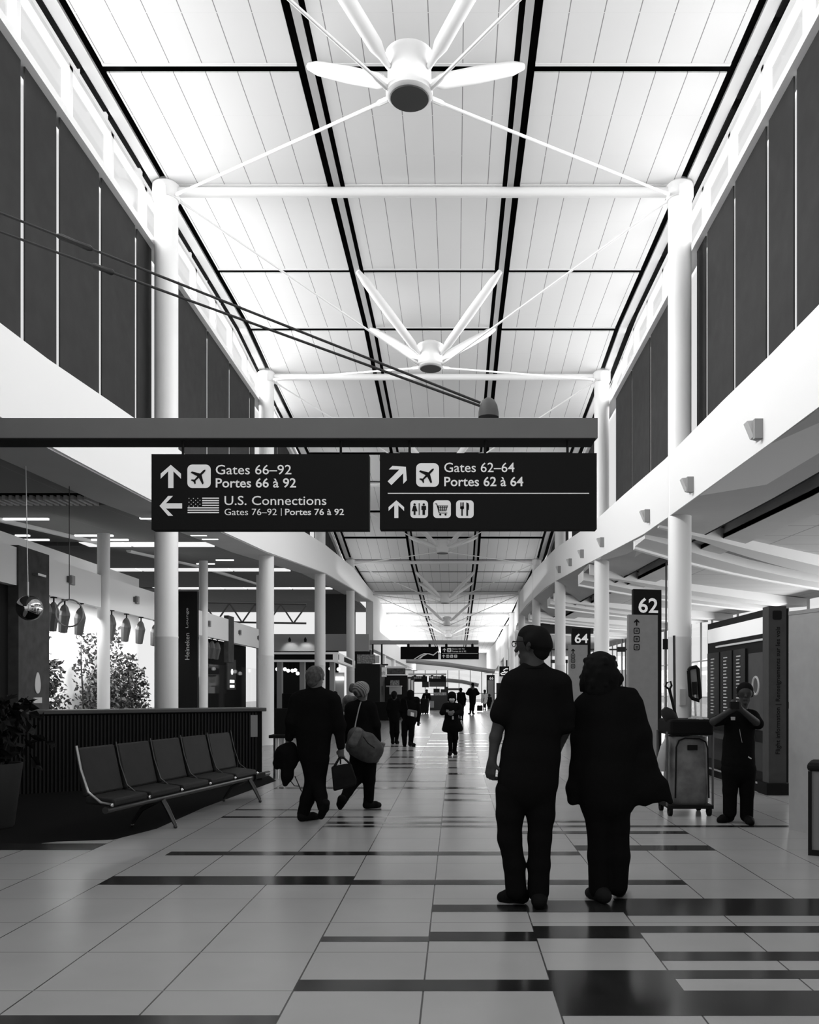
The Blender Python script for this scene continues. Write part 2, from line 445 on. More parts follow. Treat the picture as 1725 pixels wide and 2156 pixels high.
# white cross beams between opposite columns
for i in range(7):
    y = CY[i]; z = interp(ROOF, y) - 0.14
    m = MB(); m.tube([(CXL[i] + 0.15, y, z), (CXR[i] - 0.15, y, z)], 0.085, 12)
    m.build('cross_beam', WHITE, smooth=True, label='white tubular cross beam joining the %s pair of columns under the roof' % ordn[i], category='beam', group='tubular cross beams')

# ------------------------------------------------------------------- strut hubs under the roof
HUBY = [1.6, 10.6, 19.45, 28.0, 37.0, 46.0, 56.0, 66]
HUBZ = [8.83, 8.83, 8.8, 8.3, 7.4, 6.15, 5.7, 5.5]
place = ['at the top edge of the picture', 'nearest of the row in the picture', 'above the big hanging signs', 'hidden-high behind the big signs', 'just below the big signs', 'second below the big signs', 'third below the big signs', 'farthest of the row']
for i in range(1, 8):
    y, z = HUBY[i], HUBZ[i]; x = -0.575
    if i == 3: lab = 'white strut hub under the roof behind the big hanging sign beam'
    else: lab = 'white strut hub with four arms under the roof, ' + place[i]
    t = thing('strut_hub', (x, y, z), lab, 'roof strut', 'strut hubs along the roof')
    m = MB(); m.lathe((x, y, z), [(0.25, 0.0), (0.29, 0.03), (0.29, 0.10), (0.27, 0.14), (0.27, 0.42), (0.30, 0.46), (0.30, 0.52), (0.16, 0.60)], 32); m.build('drum', WHITE, t, smooth=True)
    m = MB(); m.lathe((x, y, z - 0.012), [(0.235, 0), (0.245, 0.012)], 32); m.build('cap_disc', GREYM, t, label='dark grey round cap under the hub')
    for sx in (-1, 1):
        for sy in (-1, 1):
            bx = BXL if sx < 0 else BXR
            yb = y + sy * 1.5
            yb = min(ROWS, key=lambda q: abs(q - yb))
            e = Vector((bx - sx * .02, yb, interp(ROOF, yb) - 0.05)); s0 = Vector((x + sx * 0.24, y + sy * 0.14, z + 0.28))
            d = e - s0
            m = MB(); m.tube([s0, s0 + d * .06, s0 + d * .12, s0 + d * .5, s0 + d * .88, s0 + d * .95, e], [.035, .05, .09, .10, .088, .065, .05], 14)
            m.build('strut', WHITE, t, smooth=True)
            # tie rod down to the column head
            cyl = [c for c in CY if (c - y) * sy > 1.2]
            yc = (min(cyl) if sy > 0 else max(cyl)) if cyl else None
            if yc is None and sy < 0: yc = 6.6
            if yc is not None and abs(yc - y) < 7:
                k = CY.index(yc) if yc in CY else 0
                cx = (CXL if sx < 0 else CXR)[k]
                e = Vector((cx - sx * 0.2, yc - sy * 0.1, interp(ROOF, yc) - 0.24)); s0 = Vector((x + sx * 0.27, y + sy * 0.1, z + 0.06))
                d = e - s0
                m = MB(); m.tube([s0, s0 + d * .03, s0 + d * .04, s0 + d * .96, s0 + d * .97, e], [.035, .035, .021, .021, .03, .03], 8)
                m.build('tie_rod', WHITE, t, smooth=True)

# ------------------------------------------------------------------- left side: low ceiling of the lounge
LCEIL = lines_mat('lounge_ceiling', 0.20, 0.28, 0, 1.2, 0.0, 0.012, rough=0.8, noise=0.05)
LZ = lambda y: interp(LZB, y) + 0.0
lc = MB()
def slab(mb, x0, x1, y0, y1, dz, th=0.12, mi=0, zf=LZ):
    lo = [(x0, y0, zf(y0) + dz), (x1, y0, zf(y0) + dz), (x1, y1, zf(y1) + dz), (x0, y1, zf(y1) + dz)]
    mb.hexa(lo, [(p[0], p[1], p[2] + th) for p in lo], mi)
def on_ceiling(px, py):
    """point of the sloping lounge ceiling seen at a pixel"""
    Ys = np.linspace(8, 60, 2000); v = np.array([(LZ(y) - H) / y for y in Ys]); k = int(np.argmin(abs(v - (VY - py) / F)))
    return at(px, py, float(Ys[k]))
for a, b in ((0, 6), (6, 10.3), (10.3, 13.1), (14.2, 17.8), (17.8, 19.8), (20.6, 22), (22, 29.0), (30.0, 31.8), (31.8, 39.3), (40.3, 40.8), (40.8, 50), (50, 56)):
    slab(lc, -30, -5.75, a, b, 0.0, mi=0)
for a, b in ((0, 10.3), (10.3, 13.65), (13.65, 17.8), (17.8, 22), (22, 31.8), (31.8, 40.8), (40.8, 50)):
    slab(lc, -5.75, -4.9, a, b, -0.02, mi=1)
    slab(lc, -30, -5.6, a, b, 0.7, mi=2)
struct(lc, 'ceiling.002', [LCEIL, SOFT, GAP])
# louvre strip in the first slot
lv = MB()
x = -14.0
while x < -5.9:
    if not (-7.62 < x < -7.05 and False):
        lv.add([(x, 13.72, 4.55), (x + .05, 13.72, 4.55), (x + .05, 14.18, 4.55), (x, 14.18, 4.55), (x, 13.72, 4.62), (x + .05, 13.72, 4.62), (x + .05, 14.18, 4.62), (x, 14.18, 4.62)],
               [(3, 2, 1, 0), (4, 5, 6, 7), (0, 1, 5, 4), (1, 2, 6, 5), (2, 3, 7, 6), (3, 0, 4, 7)])
    x += 0.11
lv.build('ceiling_louvre', mat('louvre_metal', 0.5, 0.5), label='slatted metal louvre strip in the dark slot of the lounge ceiling', category='vent')
# skylight slots: bright sheets of daylight glass
for i, (a, b, x0) in enumerate(((19.95, 20.55, -8.8), (29.3, 30.0, -12), (39.4, 40.2, -14))):
    m = MB(); x = x0; zz = LZ(a) - .0
    while x < -6.0:
        m.box(x, min(x + 1.0, -5.8), a, b, zz, zz + .04); x += 1.06
    m.build('skylight_strip', mat('skylight_glow', 0.8, emit=0.8), label='bright strip skylight across the lounge ceiling, %s from the near end' % ['first', 'second', 'third'][i], category='skylight', group='strip skylights over the lounge')
# slim linear lamps
lamps = [(8, 102, 1091), (295, 330, 1089), (158, 238, 1126), (193, 270, 1135), (33, 62, 1126), (42, 103, 1135), (402, 435, 1125), (426, 459, 1133), (414, 452, 1186), (455, 492, 1178)]
for i, (xa, xb, py) in enumerate(lamps):
    p = on_ceiling(xa, py); q = on_ceiling(xb, py)
    m = MB(); m.box(p.x, q.x, p.y - .035, p.y + .035, p.z - .035, p.z + .01)
    m.build('linear_lamp', mat('lamp_soft', .9, emit=1.3), label='slim lit linear lamp on the lounge ceiling, %s' % ['long near one at the left edge', 'near one beside the left big sign', 'upper of two left of the nearest column', 'lower of two left of the nearest column', 'short one above the concrete pillar', 'one above the concrete pillar, lower', 'right of the nearest left column, upper', 'right of the nearest left column, lower', 'far one right of the nearest left column', 'far one before the second left column'][i], category='lamp', group='linear lamps of the lounge ceiling')
# round pale beams crossing under the ceiling
for i, (x0, y0, x1, y1) in enumerate(((-20, 1087, 215, 1143), (271, 1158, 431, 1194), (449, 1201, 543, 1229))):
    a = on_ceiling(x0, y0); b = on_ceiling(x1, y1)
    m = MB(); m.tube([a, b], 0.07, 10); m.build('ceiling_pipe', WHITE, smooth=True, label='pale round beam crossing under the lounge ceiling, %s from the near end' % ['first', 'second', 'third'][i], category='beam', group='round beams under the lounge ceiling')

# ------------------------------------------------------------------- lounge front: white band, pillars, plant wall
XB = -7.5
bd = MB()
bd.box(XB - 0.15, XB, 8, 14.6, 3.28, 3.93); bd.box(XB - 0.15, XB, 15.7, 22.4, 3.24, 3.92); bd.box(XB - 0.15, XB, 24.6, 28.2, 3.10, 3.82); bd.box(XB - 0.15, XB, 28.9, 33.5, 3.08, 3.80)
struct(bd, 'trim_2', WALLW)
pl = MB(); pl.box(XB - 0.3, XB + 0.03, 14.6, 15.7, 0, 3.97); 
t = thing('concrete_pillar', (XB, 14.8, 0), 'broad dark concrete pillar panel with a small pale oval plaque, left of the bright plant wall', 'pillar')
pl.build('panel', CONC, t)
m = MB()
cpt = Vector((XB + 0.035, 15.25, 1.62))
m.plate([cpt + Vector((0, 0.10 * math.cos(a) * (1 - .25 * math.sin(a)), 0.19 * math.sin(a))) for a in [2 * math.pi * q / 24 for q in range(24)]], (0.01, 0, 0))
m.build('plaque', mat('pale_plaque', 0.5, 0.6), t, label='pale oval plaque')
m = MB(); m.box(XB + .03, XB + .045, 15.1, 15.4, 1.26, 1.36); m.build('plate', mat('pale_plaque', 0.5), t)
m = MB(); m.box(XB + .03, XB + .12, 15.1, 15.4, 3.52, 3.56); m.build('bracket', STEEL, t)
m = MB(); m.box(XB - 0.15, XB, 28.2, 28.9, 2.4, 3.95); m.build('small_pillar', CONC, label='small dark concrete panel set in the far white band of the lounge', category='pillar')
for i, y in enumerate((18.2, 25.4, 32.7)):
    m = MB(); m.lathe((XB - 0.0, y, 0), [(0.13, 0), (0.13, LZ(y) + .05)], 24)
    m.build('slim_column', COLW, smooth=True, label='slim round pale column in the lounge front, %s' % ['between the two halves of the plant wall', 'right of the black lounge panel', 'behind the second big left column'][i], category='column', group='slim lounge columns')
# small square grilles on the band
for i, (y, z) in enumerate(((13.7, 3.66), (16.6, 3.63), (20.0, 3.6), (25.9, 3.5), (29.6, 3.48), (32.4, 3.46))):
    t = thing('wall_light', (XB, y, z), 'small grey square light fitting on the white lounge band, %s from the left' % ['first', 'second', 'third', 'fourth', 'fifth', 'sixth'][i], 'light fitting', 'square fittings on the lounge band')
    m = MB(); m.box(XB, XB + .05, y - .03, y + .13, z - .09, z + .09); m.build('grille', mat('grille_grey', 0.3), t)
    m = MB(); m.box(XB, XB + .07, y - .13, y - .04, z - .06, z + .06); m.build('bracket', mat('grille_dark', 0.12), t)
# lit plant wall
lw = MB(); lw.box(-8.75, -8.6, 14.6, 23.2, 0, 4.5); struct(lw, 'wall_lounge', mat('lit_white_wall', 0.75, 0.9))
area('wall_washer', (-7.75, 19, 3.1), (-8.6, 19, 1.2), 7.5, 0.15, 170)
rp = random.Random(8)
def leaf(mb, c, L, rnd):
    d = Vector((rnd.uniform(-.3, 1), rnd.uniform(-1, 1), rnd.uniform(-1, .6))).normalized()
    s = d.cross(Vector((rnd.uniform(-1, 1), rnd.uniform(-1, 1), rnd.uniform(-1, 1)))).normalized(); n = d.cross(s)
    c = Vector(c)
    mb.add([c, c + d * L * .45 + s * L * .28 + n * L * .08, c + d * L, c + d * L * .45 - s * L * .28 + n * L * .08], [(0, 1, 2), (0, 2, 3)])
LEAF = mat('dark_leaf', 0.035, 0.5, 0.4); STEM = mat('plant_stem', 0.03, 0.8)
plants = [(15.4, 2.35, .5, 90, 'at the left end'), (16.75, 2.7, .55, 130, 'left of the slim column'), (17.4, 1.9, .5, 110, 'just left of the slim column'), (19.2, 2.6, .45, 80, 'just right of the slim column'), (20.4, 2.75, .55, 130, 'in the middle of the right half'), (21.4, 2.2, .6, 140, 'beside the big left column'), (19.9, 1.7, .6, 110, 'low in the right half'), (22.1, 1.9, .5, 110, 'behind the big left column')]
for y, hgt, wd, n, where in plants:
    t = thing('climbing_plant', (-8.35, y, 0), 'dark leafy climbing plant against the bright lounge wall, ' + where, 'plant', 'climbing plants of the lit wall')
    m = MB(); m.tube([(-8.35, y, 0), (-8.38, y + .05, hgt * .4), (-8.4, y - .04, hgt * .8), (-8.42, y, hgt)], [.03, .022, .014, .006], 6); m.build('stem', STEM, t)
    m = MB()
    for k in range(n * 6):
        u = rp.random() ** 1.3; z = 0.75 + (hgt + .2 - 0.75) * u
        ww = wd * (1.15 - .95 * u)
        leaf(m, (-8.3 + rp.uniform(-.2, .25), y + rp.uniform(-ww, ww), z), rp.uniform(.07, .15), rp)
    m.build('foliage', LEAF, t)
# hanging spot lamps below the band
def spot_lamp(y, where, zc=3.24, tilt=0.25):
    t = thing('hanging_spot', (XB, y, zc), 'dark hanging spot lamp under the white lounge band, ' + where, 'lamp', 'hanging spot lamps of the lounge')
    m = MB(); m.lathe((XB - .05, y, zc - .12), [(0.015, 0), (0.015, .1), (.06, .1), (.06, .12)], 12); m.build('stem', BLACK, t)
    m = MB()
    a = Vector((XB - .05, y, zc - .10)); b = a + Vector((-.1, tilt * .55, -.52))
    m.tube([a, a + (b - a) * .1, a + (b - a) * .35, a + (b - a) * .7, b], [.03, .07, .12, .10, .085], 8); m.build('shade', mat('lamp_shade', 0.09, 0.5), t, smooth=False)
for y, wh in ((15.75, 'first from the left'), (16.05, 'second from the left'), (16.5, 'third from the left'), (17.2, 'fourth, left of the slim column'), (18.75, 'fifth, right of the slim column'), (19.6, 'sixth from the left'), (20.5, 'seventh from the left'), (21.5, 'eighth, beside the big left column'), (25.9, 'first beyond the black panel'), (26.5, 'second beyond the black panel'), (27.1, 'third beyond the black panel')):
    spot_lamp(y, wh, 3.24 if y < 24 else 3.1)
# lounge name panel
t = thing('lounge_sign', (-6.95, 22, 0), 'tall black lounge name panel beside the nearest left column', 'sign')
a = at(368, 1245, 22); b = at(415, 1245, 22)
m = MB(); m.box(a.x, b.x, 22, 22.15, 0, a.z); m.build('panel', SIGNB, t)
m = MB()
put_text(m, 'Heineken', at(399, 1389, 21.99), (0, 0, 1), (-1, 0, 0), width=56 / F * 22, height=9.5 / F * 22, bold=0.0)
m.build('lettering', mat('faint_lettering', 0.42, 0.6), t); m = MB()
put_text(m, 'Lounge', at(398, 1322, 21.99), (0, 0, 1), (-1, 0, 0), width=42 / F * 22, height=7 / F * 22)
m.build('lettering', mat('faint_lettering', 0.42, 0.6), t)
# far lounge room
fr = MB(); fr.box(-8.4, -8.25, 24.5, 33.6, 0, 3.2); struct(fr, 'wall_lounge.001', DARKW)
t = thing('lit_panel', (-8.2, 26.5, 1.5), 'pale lit wall panel inside the lounge beyond the black name panel', 'panel')
m = MB(); m.box(-8.24, -8.2, 24.8, 27.7, 1.9, 3.1); m.build('face', mat('lit_panel_face', 0.7, emit=0.45), t)
gm = MB(); gm.box(-7.62, -7.6, 25.6, 32.6, 0.3, 2.3)
g_ = gm.build('glass_screen', GLASS, label='clear glass screen of the lounge beyond the black name panel', category='glass screen')
t = thing('wall_display', (-8.2, 31.2, 1.9), 'small wall display with a lit disc and two lit bars in the dark lounge', 'display')
m = MB(); m.box(-8.24, -8.18, 30.6, 31.8, 1.5, 2.6); m.build('frame', mat('display_grey', 0.06), t)
m = MB(); m.plate([(-8.17, 31.2 + .12 * math.cos(q), 2.15 + .1 * math.sin(q)) for q in [k * math.pi / 10 for k in range(20)]], (.01, 0, 0)); m.box(-8.18, -8.16, 30.95, 31.5, 1.75, 1.85); m.box(-8.18, -8.16, 30.95, 31.5, 1.58, 1.66); m.build('lit_symbols', LAMP, t)
# dark room to the far left behind the band
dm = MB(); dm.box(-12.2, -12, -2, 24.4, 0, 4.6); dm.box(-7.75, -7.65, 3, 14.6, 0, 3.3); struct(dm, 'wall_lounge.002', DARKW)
# mirrored ball pendant and thin wires
c = at(62, 1280, 11.2)
t = thing('mirror_ball_lamp', c, 'shiny mirrored ball pendant hanging in front of the concrete pillar at the left edge', 'pendant lamp')
m = MB(); m.ball(c, 0.165, 18); m.build('ball', mat('mirror_ball', 0.5, 0.06, metal=1.0), t, smooth=True)
m = MB(); m.tube([c + Vector((-.02, 0, .16)), c + Vector((-.02, 0, .34))], .012, 8); m.tube([c + Vector((-.02, 0, .3)), Vector((c.x - .05, c.y, 4.58))], .006, 6); m.build('cord', mat('pale_cord', 0.5), t)
c = at(146, 1262, 12.5)
t = thing('wire_ring_lamp', c, 'thin wire loop pendant hanging before the bright plant wall', 'pendant lamp')
m = MB(); m.tube([Vector((c.x + .0, c.y, c.z + 0.0)), Vector((c.x, c.y, 4.58))], .006, 6); m.build('cord', CABLE, t)
m = MB(); m.tube([c + Vector((.20 * math.sin(q), 0, -.2 + .2 * math.cos(q))) for q in [k * math.pi / 12 for k in range(25)]], .012, 6); m.build('ring', mat('ring_metal', 0.25), t)

# far structure beyond the lounge: roof truss against daylight
t = thing('roof_truss', (-10, 40, 3.4), 'thin steel roof truss seen against daylight beyond the lounge', 'truss')
m = MB()
m.tube([(-13, 40, 5.6), (-7, 40, 5.5)], .05, 6); m.tube([(-13, 40, 4.7), (-7, 40, 4.6)], .05, 6); m.build('chord', mat('truss_grey', .12), t)
for k in range(5):
    m = MB(); m.tube([(-13 + k * 1.2, 40, 5.6 - k * .02), (-12.4 + k * 1.2, 40, 4.68 - k * .02)], .04, 6); m.tube([(-12.4 + k * 1.2, 40, 4.68 - k * .02), (-11.8 + k * 1.2, 40, 5.58 - k * .04)], .04, 6); m.build('web', mat('truss_grey', .12), t)

# ------------------------------------------------------------------- bar counter front on the left
A = Vector((-8.2, 11.0, 0)); B = Vector((-3.22, 14.2, 0))
def along(u, off=0, z=0):
    d = (B - A); n = Vector((d.y, -d.x, 0)).normalized()
    p = A + d * u + n * off; return Vector((p.x, p.y, z))
t = thing('bar_counter', (-5.5, 13, 0), 'long dark ribbed bar counter with a smooth top rail behind the bench', 'counter')
m = MB(); m.hexa([along(0, 0), along(1, 0), along(1, -.5), along(0, -.5)], [along(0, 0, 1.14), along(1, 0, 1.14), along(1, -.5, 1.14), along(0, -.5, 1.14)])
m.build('body', mat('bar_front', 0.004, 0.7, 0.08), t)
m = MB(); m.hexa([along(0, .06, 1.14), along(1.01, .06, 1.14), along(1.01, -.56, 1.14), along(0, -.56, 1.14)], [along(0, .06, 1.20), along(1.01, .06, 1.20), along(1.01, -.56, 1.20), along(0, -.56, 1.20)])
m.build('top_rail', mat('bar_top', 0.05, 0.4, 0.3), t, bevel=0.01)
m = MB()
for k in range(110):
    u = 0.02 + k * .0088
    p0 = along(u, 0.0, .12); p1 = along(u + .003, 0.02, .12)
    m.hexa([along(u, 0), along(u, .025), along(u + .004, .025), along(u + .004, 0)], [along(u, 0, 1.12), along(u, .025, 1.12), along(u + .004, .025, 1.12), along(u + .004, 0, 1.12)])
m.build('ribs', mat('bar_ribs', 0.008, 0.45, 0.25), t, kind='stuff')
m = MB(); m.hexa([along(.965, .03, .72), along(.985, .03, .72), along(.985, .035, .72), along(.965, .035, .72)], [along(.965, .03, 1.08), along(.985, .03, 1.08), along(.985, .035, 1.08), along(.965, .035, 1.08)]); m.build('notice', mat('faint_notice', 0.2), t, label='small pale notice strip')
t = thing('service_shelf', (-2.8, 14.4, 0), 'dark service shelf on steel legs at the right end of the bar counter', 'shelf')
m = MB(); m.box(-3.12, -2.5, 14.25, 14.8, .69, .74); m.build('board', BLACK, t)
for x in (-3.03, -2.9): 
    m = MB(); m.tube([(x, 14.4, 0), (x, 14.4, .69)], .045 if x < -3 else .02, 12); m.build('leg', STEEL, t, smooth=True)
m = MB(); m.box(-3.1, -2.75, 14.6, 14.7, .74, 1.18); m.build('back_panel', BLACK, t)
# =================================================================== right side: soffits, gate-hall ceiling, arcs
def bpx(mb, x0, y0, x1, y1, Y, d, mi=0, ground=False):
    a = at(x0, y0, Y); b = at(x1, y1, Y)
    mb.box(min(a.x, b.x), max(a.x, b.x), Y, Y + d, 0 if ground else min(a.z, b.z), max(a.z, b.z), mi)
    return mb

GCEIL = lines_mat('gate_ceiling', 0.50, 0.24, 1, 1.25, 0.3, 0.03, rough=0.8, noise=0.04, axis2=0, spacing2=6.0, offset2=1.0)
RZ = lambda y: interp(RZB, y)
GZT = [(0, 4.40), (12, 4.45), (16, 4.56), (24, 4.78), (32, 4.95), (50, 5.3), (70, 5.4)]
GZ = lambda y: interp(GZT, y)
SOFP = mat('soffit_pale', 0.50, 0.85, noise=0.03, nscale=1)
gc = MB()
ysr = [0, 8.75, 13.26, 15.8, 17.1, 24.5, 32, 40, 50]
def gquad(x0, x1, a, b, f0, f1, th, mi):
    lo = [(x0, a, f0(a)), (x1, a, f1(a)), (x1, b, f1(b)), (x0, b, f0(b))]
    gc.hexa(lo, [(p[0], p[1], p[2] + th) for p in lo], mi)
for a, b in zip(ysr[:-1], ysr[1:]):
    gquad(3.76, 5.0, a, b, RZ, GZ, 0.12, 1)                                            # soffit strip
    gquad(5.0, 5.5, a, b, lambda y: GZ(y) + .5, lambda y: GZ(y) + .5, 0.1, 2)          # dark groove
    gquad(4.95, 5.0, a, b, GZ, GZ, 0.6, 2); gquad(5.5, 5.55, a, b, lambda y: GZ(y) + .01, lambda y: GZ(y) + .01, 0.6, 1)
    gquad(5.5, 6.2, a, b, GZ, GZ, 0.1, 1)                                              # paler strip
    gquad(6.2, 14.0, a, b, lambda y: GZ(y) + .1, lambda y: GZ(y) + .1, 0.1, 0)         # planked ceiling
gc.box(5.2, 14.0, 50, 100, 5.4, 5.5, 0)
struct(gc, 'ceiling.003', [GCEIL, SOFP, GAP])
# curved ceiling bands that sweep from each column out over the gate hall
ARC = [(-.5, .5), (0.1, 1.3), (0.94, 2.2), (2.26, 3.9), (4.0, 5.9), (5.7, 7.6), (7.4, 9.1), (9.3, 10.6)]
def arc_beam(i, y0):
    mb = MB()
    P = [Vector((3.9 + a, y0 + b, 0)) for a, b in ARC]
    def off(k, d):
        t = (P[min(k + 1, len(P) - 1)] - P[max(k - 1, 0)]).normalized(); n = Vector((t.y, -t.x, 0))
        return P[k] + n * d
    zf = GZ(y0 + 2.5) - 0.08
    for (d0, d1, z0, z1, mi) in ((0.0, .75, 0.0, .3, 0), (-.7, 0.0, .22, .34, 1), (-1.35, -.7, 0.0, .3, 0), (-1.45, -1.35, -.05, .3, 2)):
        T = (.05, .12, .3, .6, .9, 1, 1, 1)
        def edge(d):
            pl_ = [off(k, d * T[k] if d > 0 else d) for k in range(len(P))]
            out = []
            for u, v in zip(pl_[:-1], pl_[1:]):
                if v.x <= 3.78: continue
                if u.x < 3.78: u = u.lerp(v, (3.78 - u.x) / (v.x - u.x))
                if not out: out.append(u)
                out.append(v)
            L = [0.0]
            for u, v in zip(out[:-1], out[1:]): L.append(L[-1] + (v - u).length)
            s_ = np.linspace(0, L[-1], 13)
            return [Vector((float(np.interp(q, L, [p.x for p in out])), float(np.interp(q, L, [p.y for p in out])), 0)) for q in s_]
        E0, E1 = edge(d0), edge(d1)
        for k in range(12):
            lo = [E0[k], E1[k], E1[k + 1], E0[k + 1]]
            mb.hexa([(p.x, p.y, zf + z0) for p in lo], [(p.x, p.y, zf + z1) for p in lo], mi)
    mb.build('ceiling_arc_beam', [mat('arc_white', 0.66, 0.7), mat('arc_groove', 0.22, 0.8), WHITE], label='curved white ceiling beam sweeping from the %s right column over the gate hall' % ordn[i], category='beam', group='curved beams of the gate hall')
for i, y in enumerate(CY[:5]):
    arc_beam(i, y)
# small wedge lights on the right fascia
for i, (px, py) in enumerate(((1597, 907), (1455, 1022), (1365, 1087), (1270, 1142), (1228, 1166), (1203, 1184), (1180, 1199))):
    Y = 3.74 * F / (px - VX); p = at(px, py, Y)
    t = thing('fascia_light', p, 'small pale wedge-shaped light fitting on the right white fascia, %s from the right' % ['first', 'second', 'third', 'fourth', 'fifth', 'sixth', 'seventh'][i], 'light fitting', 'wedge fittings of the right fascia')
    m2 = MB(); m2.hexa([(3.74, p.y - .09, p.z - .1), (3.66, p.y - .07, p.z - .09), (3.66, p.y + .07, p.z - .09), (3.74, p.y + .09, p.z - .1)], [(3.74, p.y - .09, p.z + .11), (3.58, p.y - .07, p.z + .10), (3.58, p.y + .07, p.z + .10), (3.74, p.y + .09, p.z + .11)])
    m2.build('housing', mat('fitting_grey', 0.5), t)
    m2 = MB(); m2.box(3.64, 3.74, p.y - .17, p.y - .10, p.z - .14, p.z + .10); m2.build('end_plate', mat('fitting_dark', 0.25), t)
# linear lamps in the gate ceiling
for i, (px, py, L) in enumerate(((1640, 1252, 1.2), (1500, 1195, 1.0), (1470, 1237, 1.0))):
    Y = 24.0; p = at(px, py, Y); k = (RZ(24) + .13 - H) / (p.z - H)
    m2 = MB(); m2.box(p.x * k - L / 2, p.x * k + L / 2, p.y * k - .05, p.y * k + .05, RZ(p.y * k) + .08, RZ(p.y * k) + .12)
    m2.build('gate_lamp', LAMP, label='lit linear lamp in the gate hall ceiling, %s from the right' % ['first', 'third', 'second'][i], category='lamp', group='linear lamps of the gate ceiling')
# window wall of the gate hall
wf = MB(); wg = MB()
XW = 13.2
y = 16.0
while y < 100:
    wf.box(XW - .05, XW + .05, y - .02, y + .02, 0, 4.9 if y < 40 else 5.6); y += 2.0
for z in (0.0, 1.05, 3.0): wf.box(XW - .06, XW + .06, 16, 100, z, z + .06)
wg.box(XW - .01, XW + .01, 16, 100, 0.05, 4.9)
f = struct(wf, 'window_3', mat('mullion_pale', 0.6, 0.5)); wg.build('window_pane', GLASS, parent=f)
ap = MB(); ap.box(13.3, 220, -40, 220, -0.6, -0.25); struct(ap, 'ground', mat('apron_concrete', 0.5, 0.9))

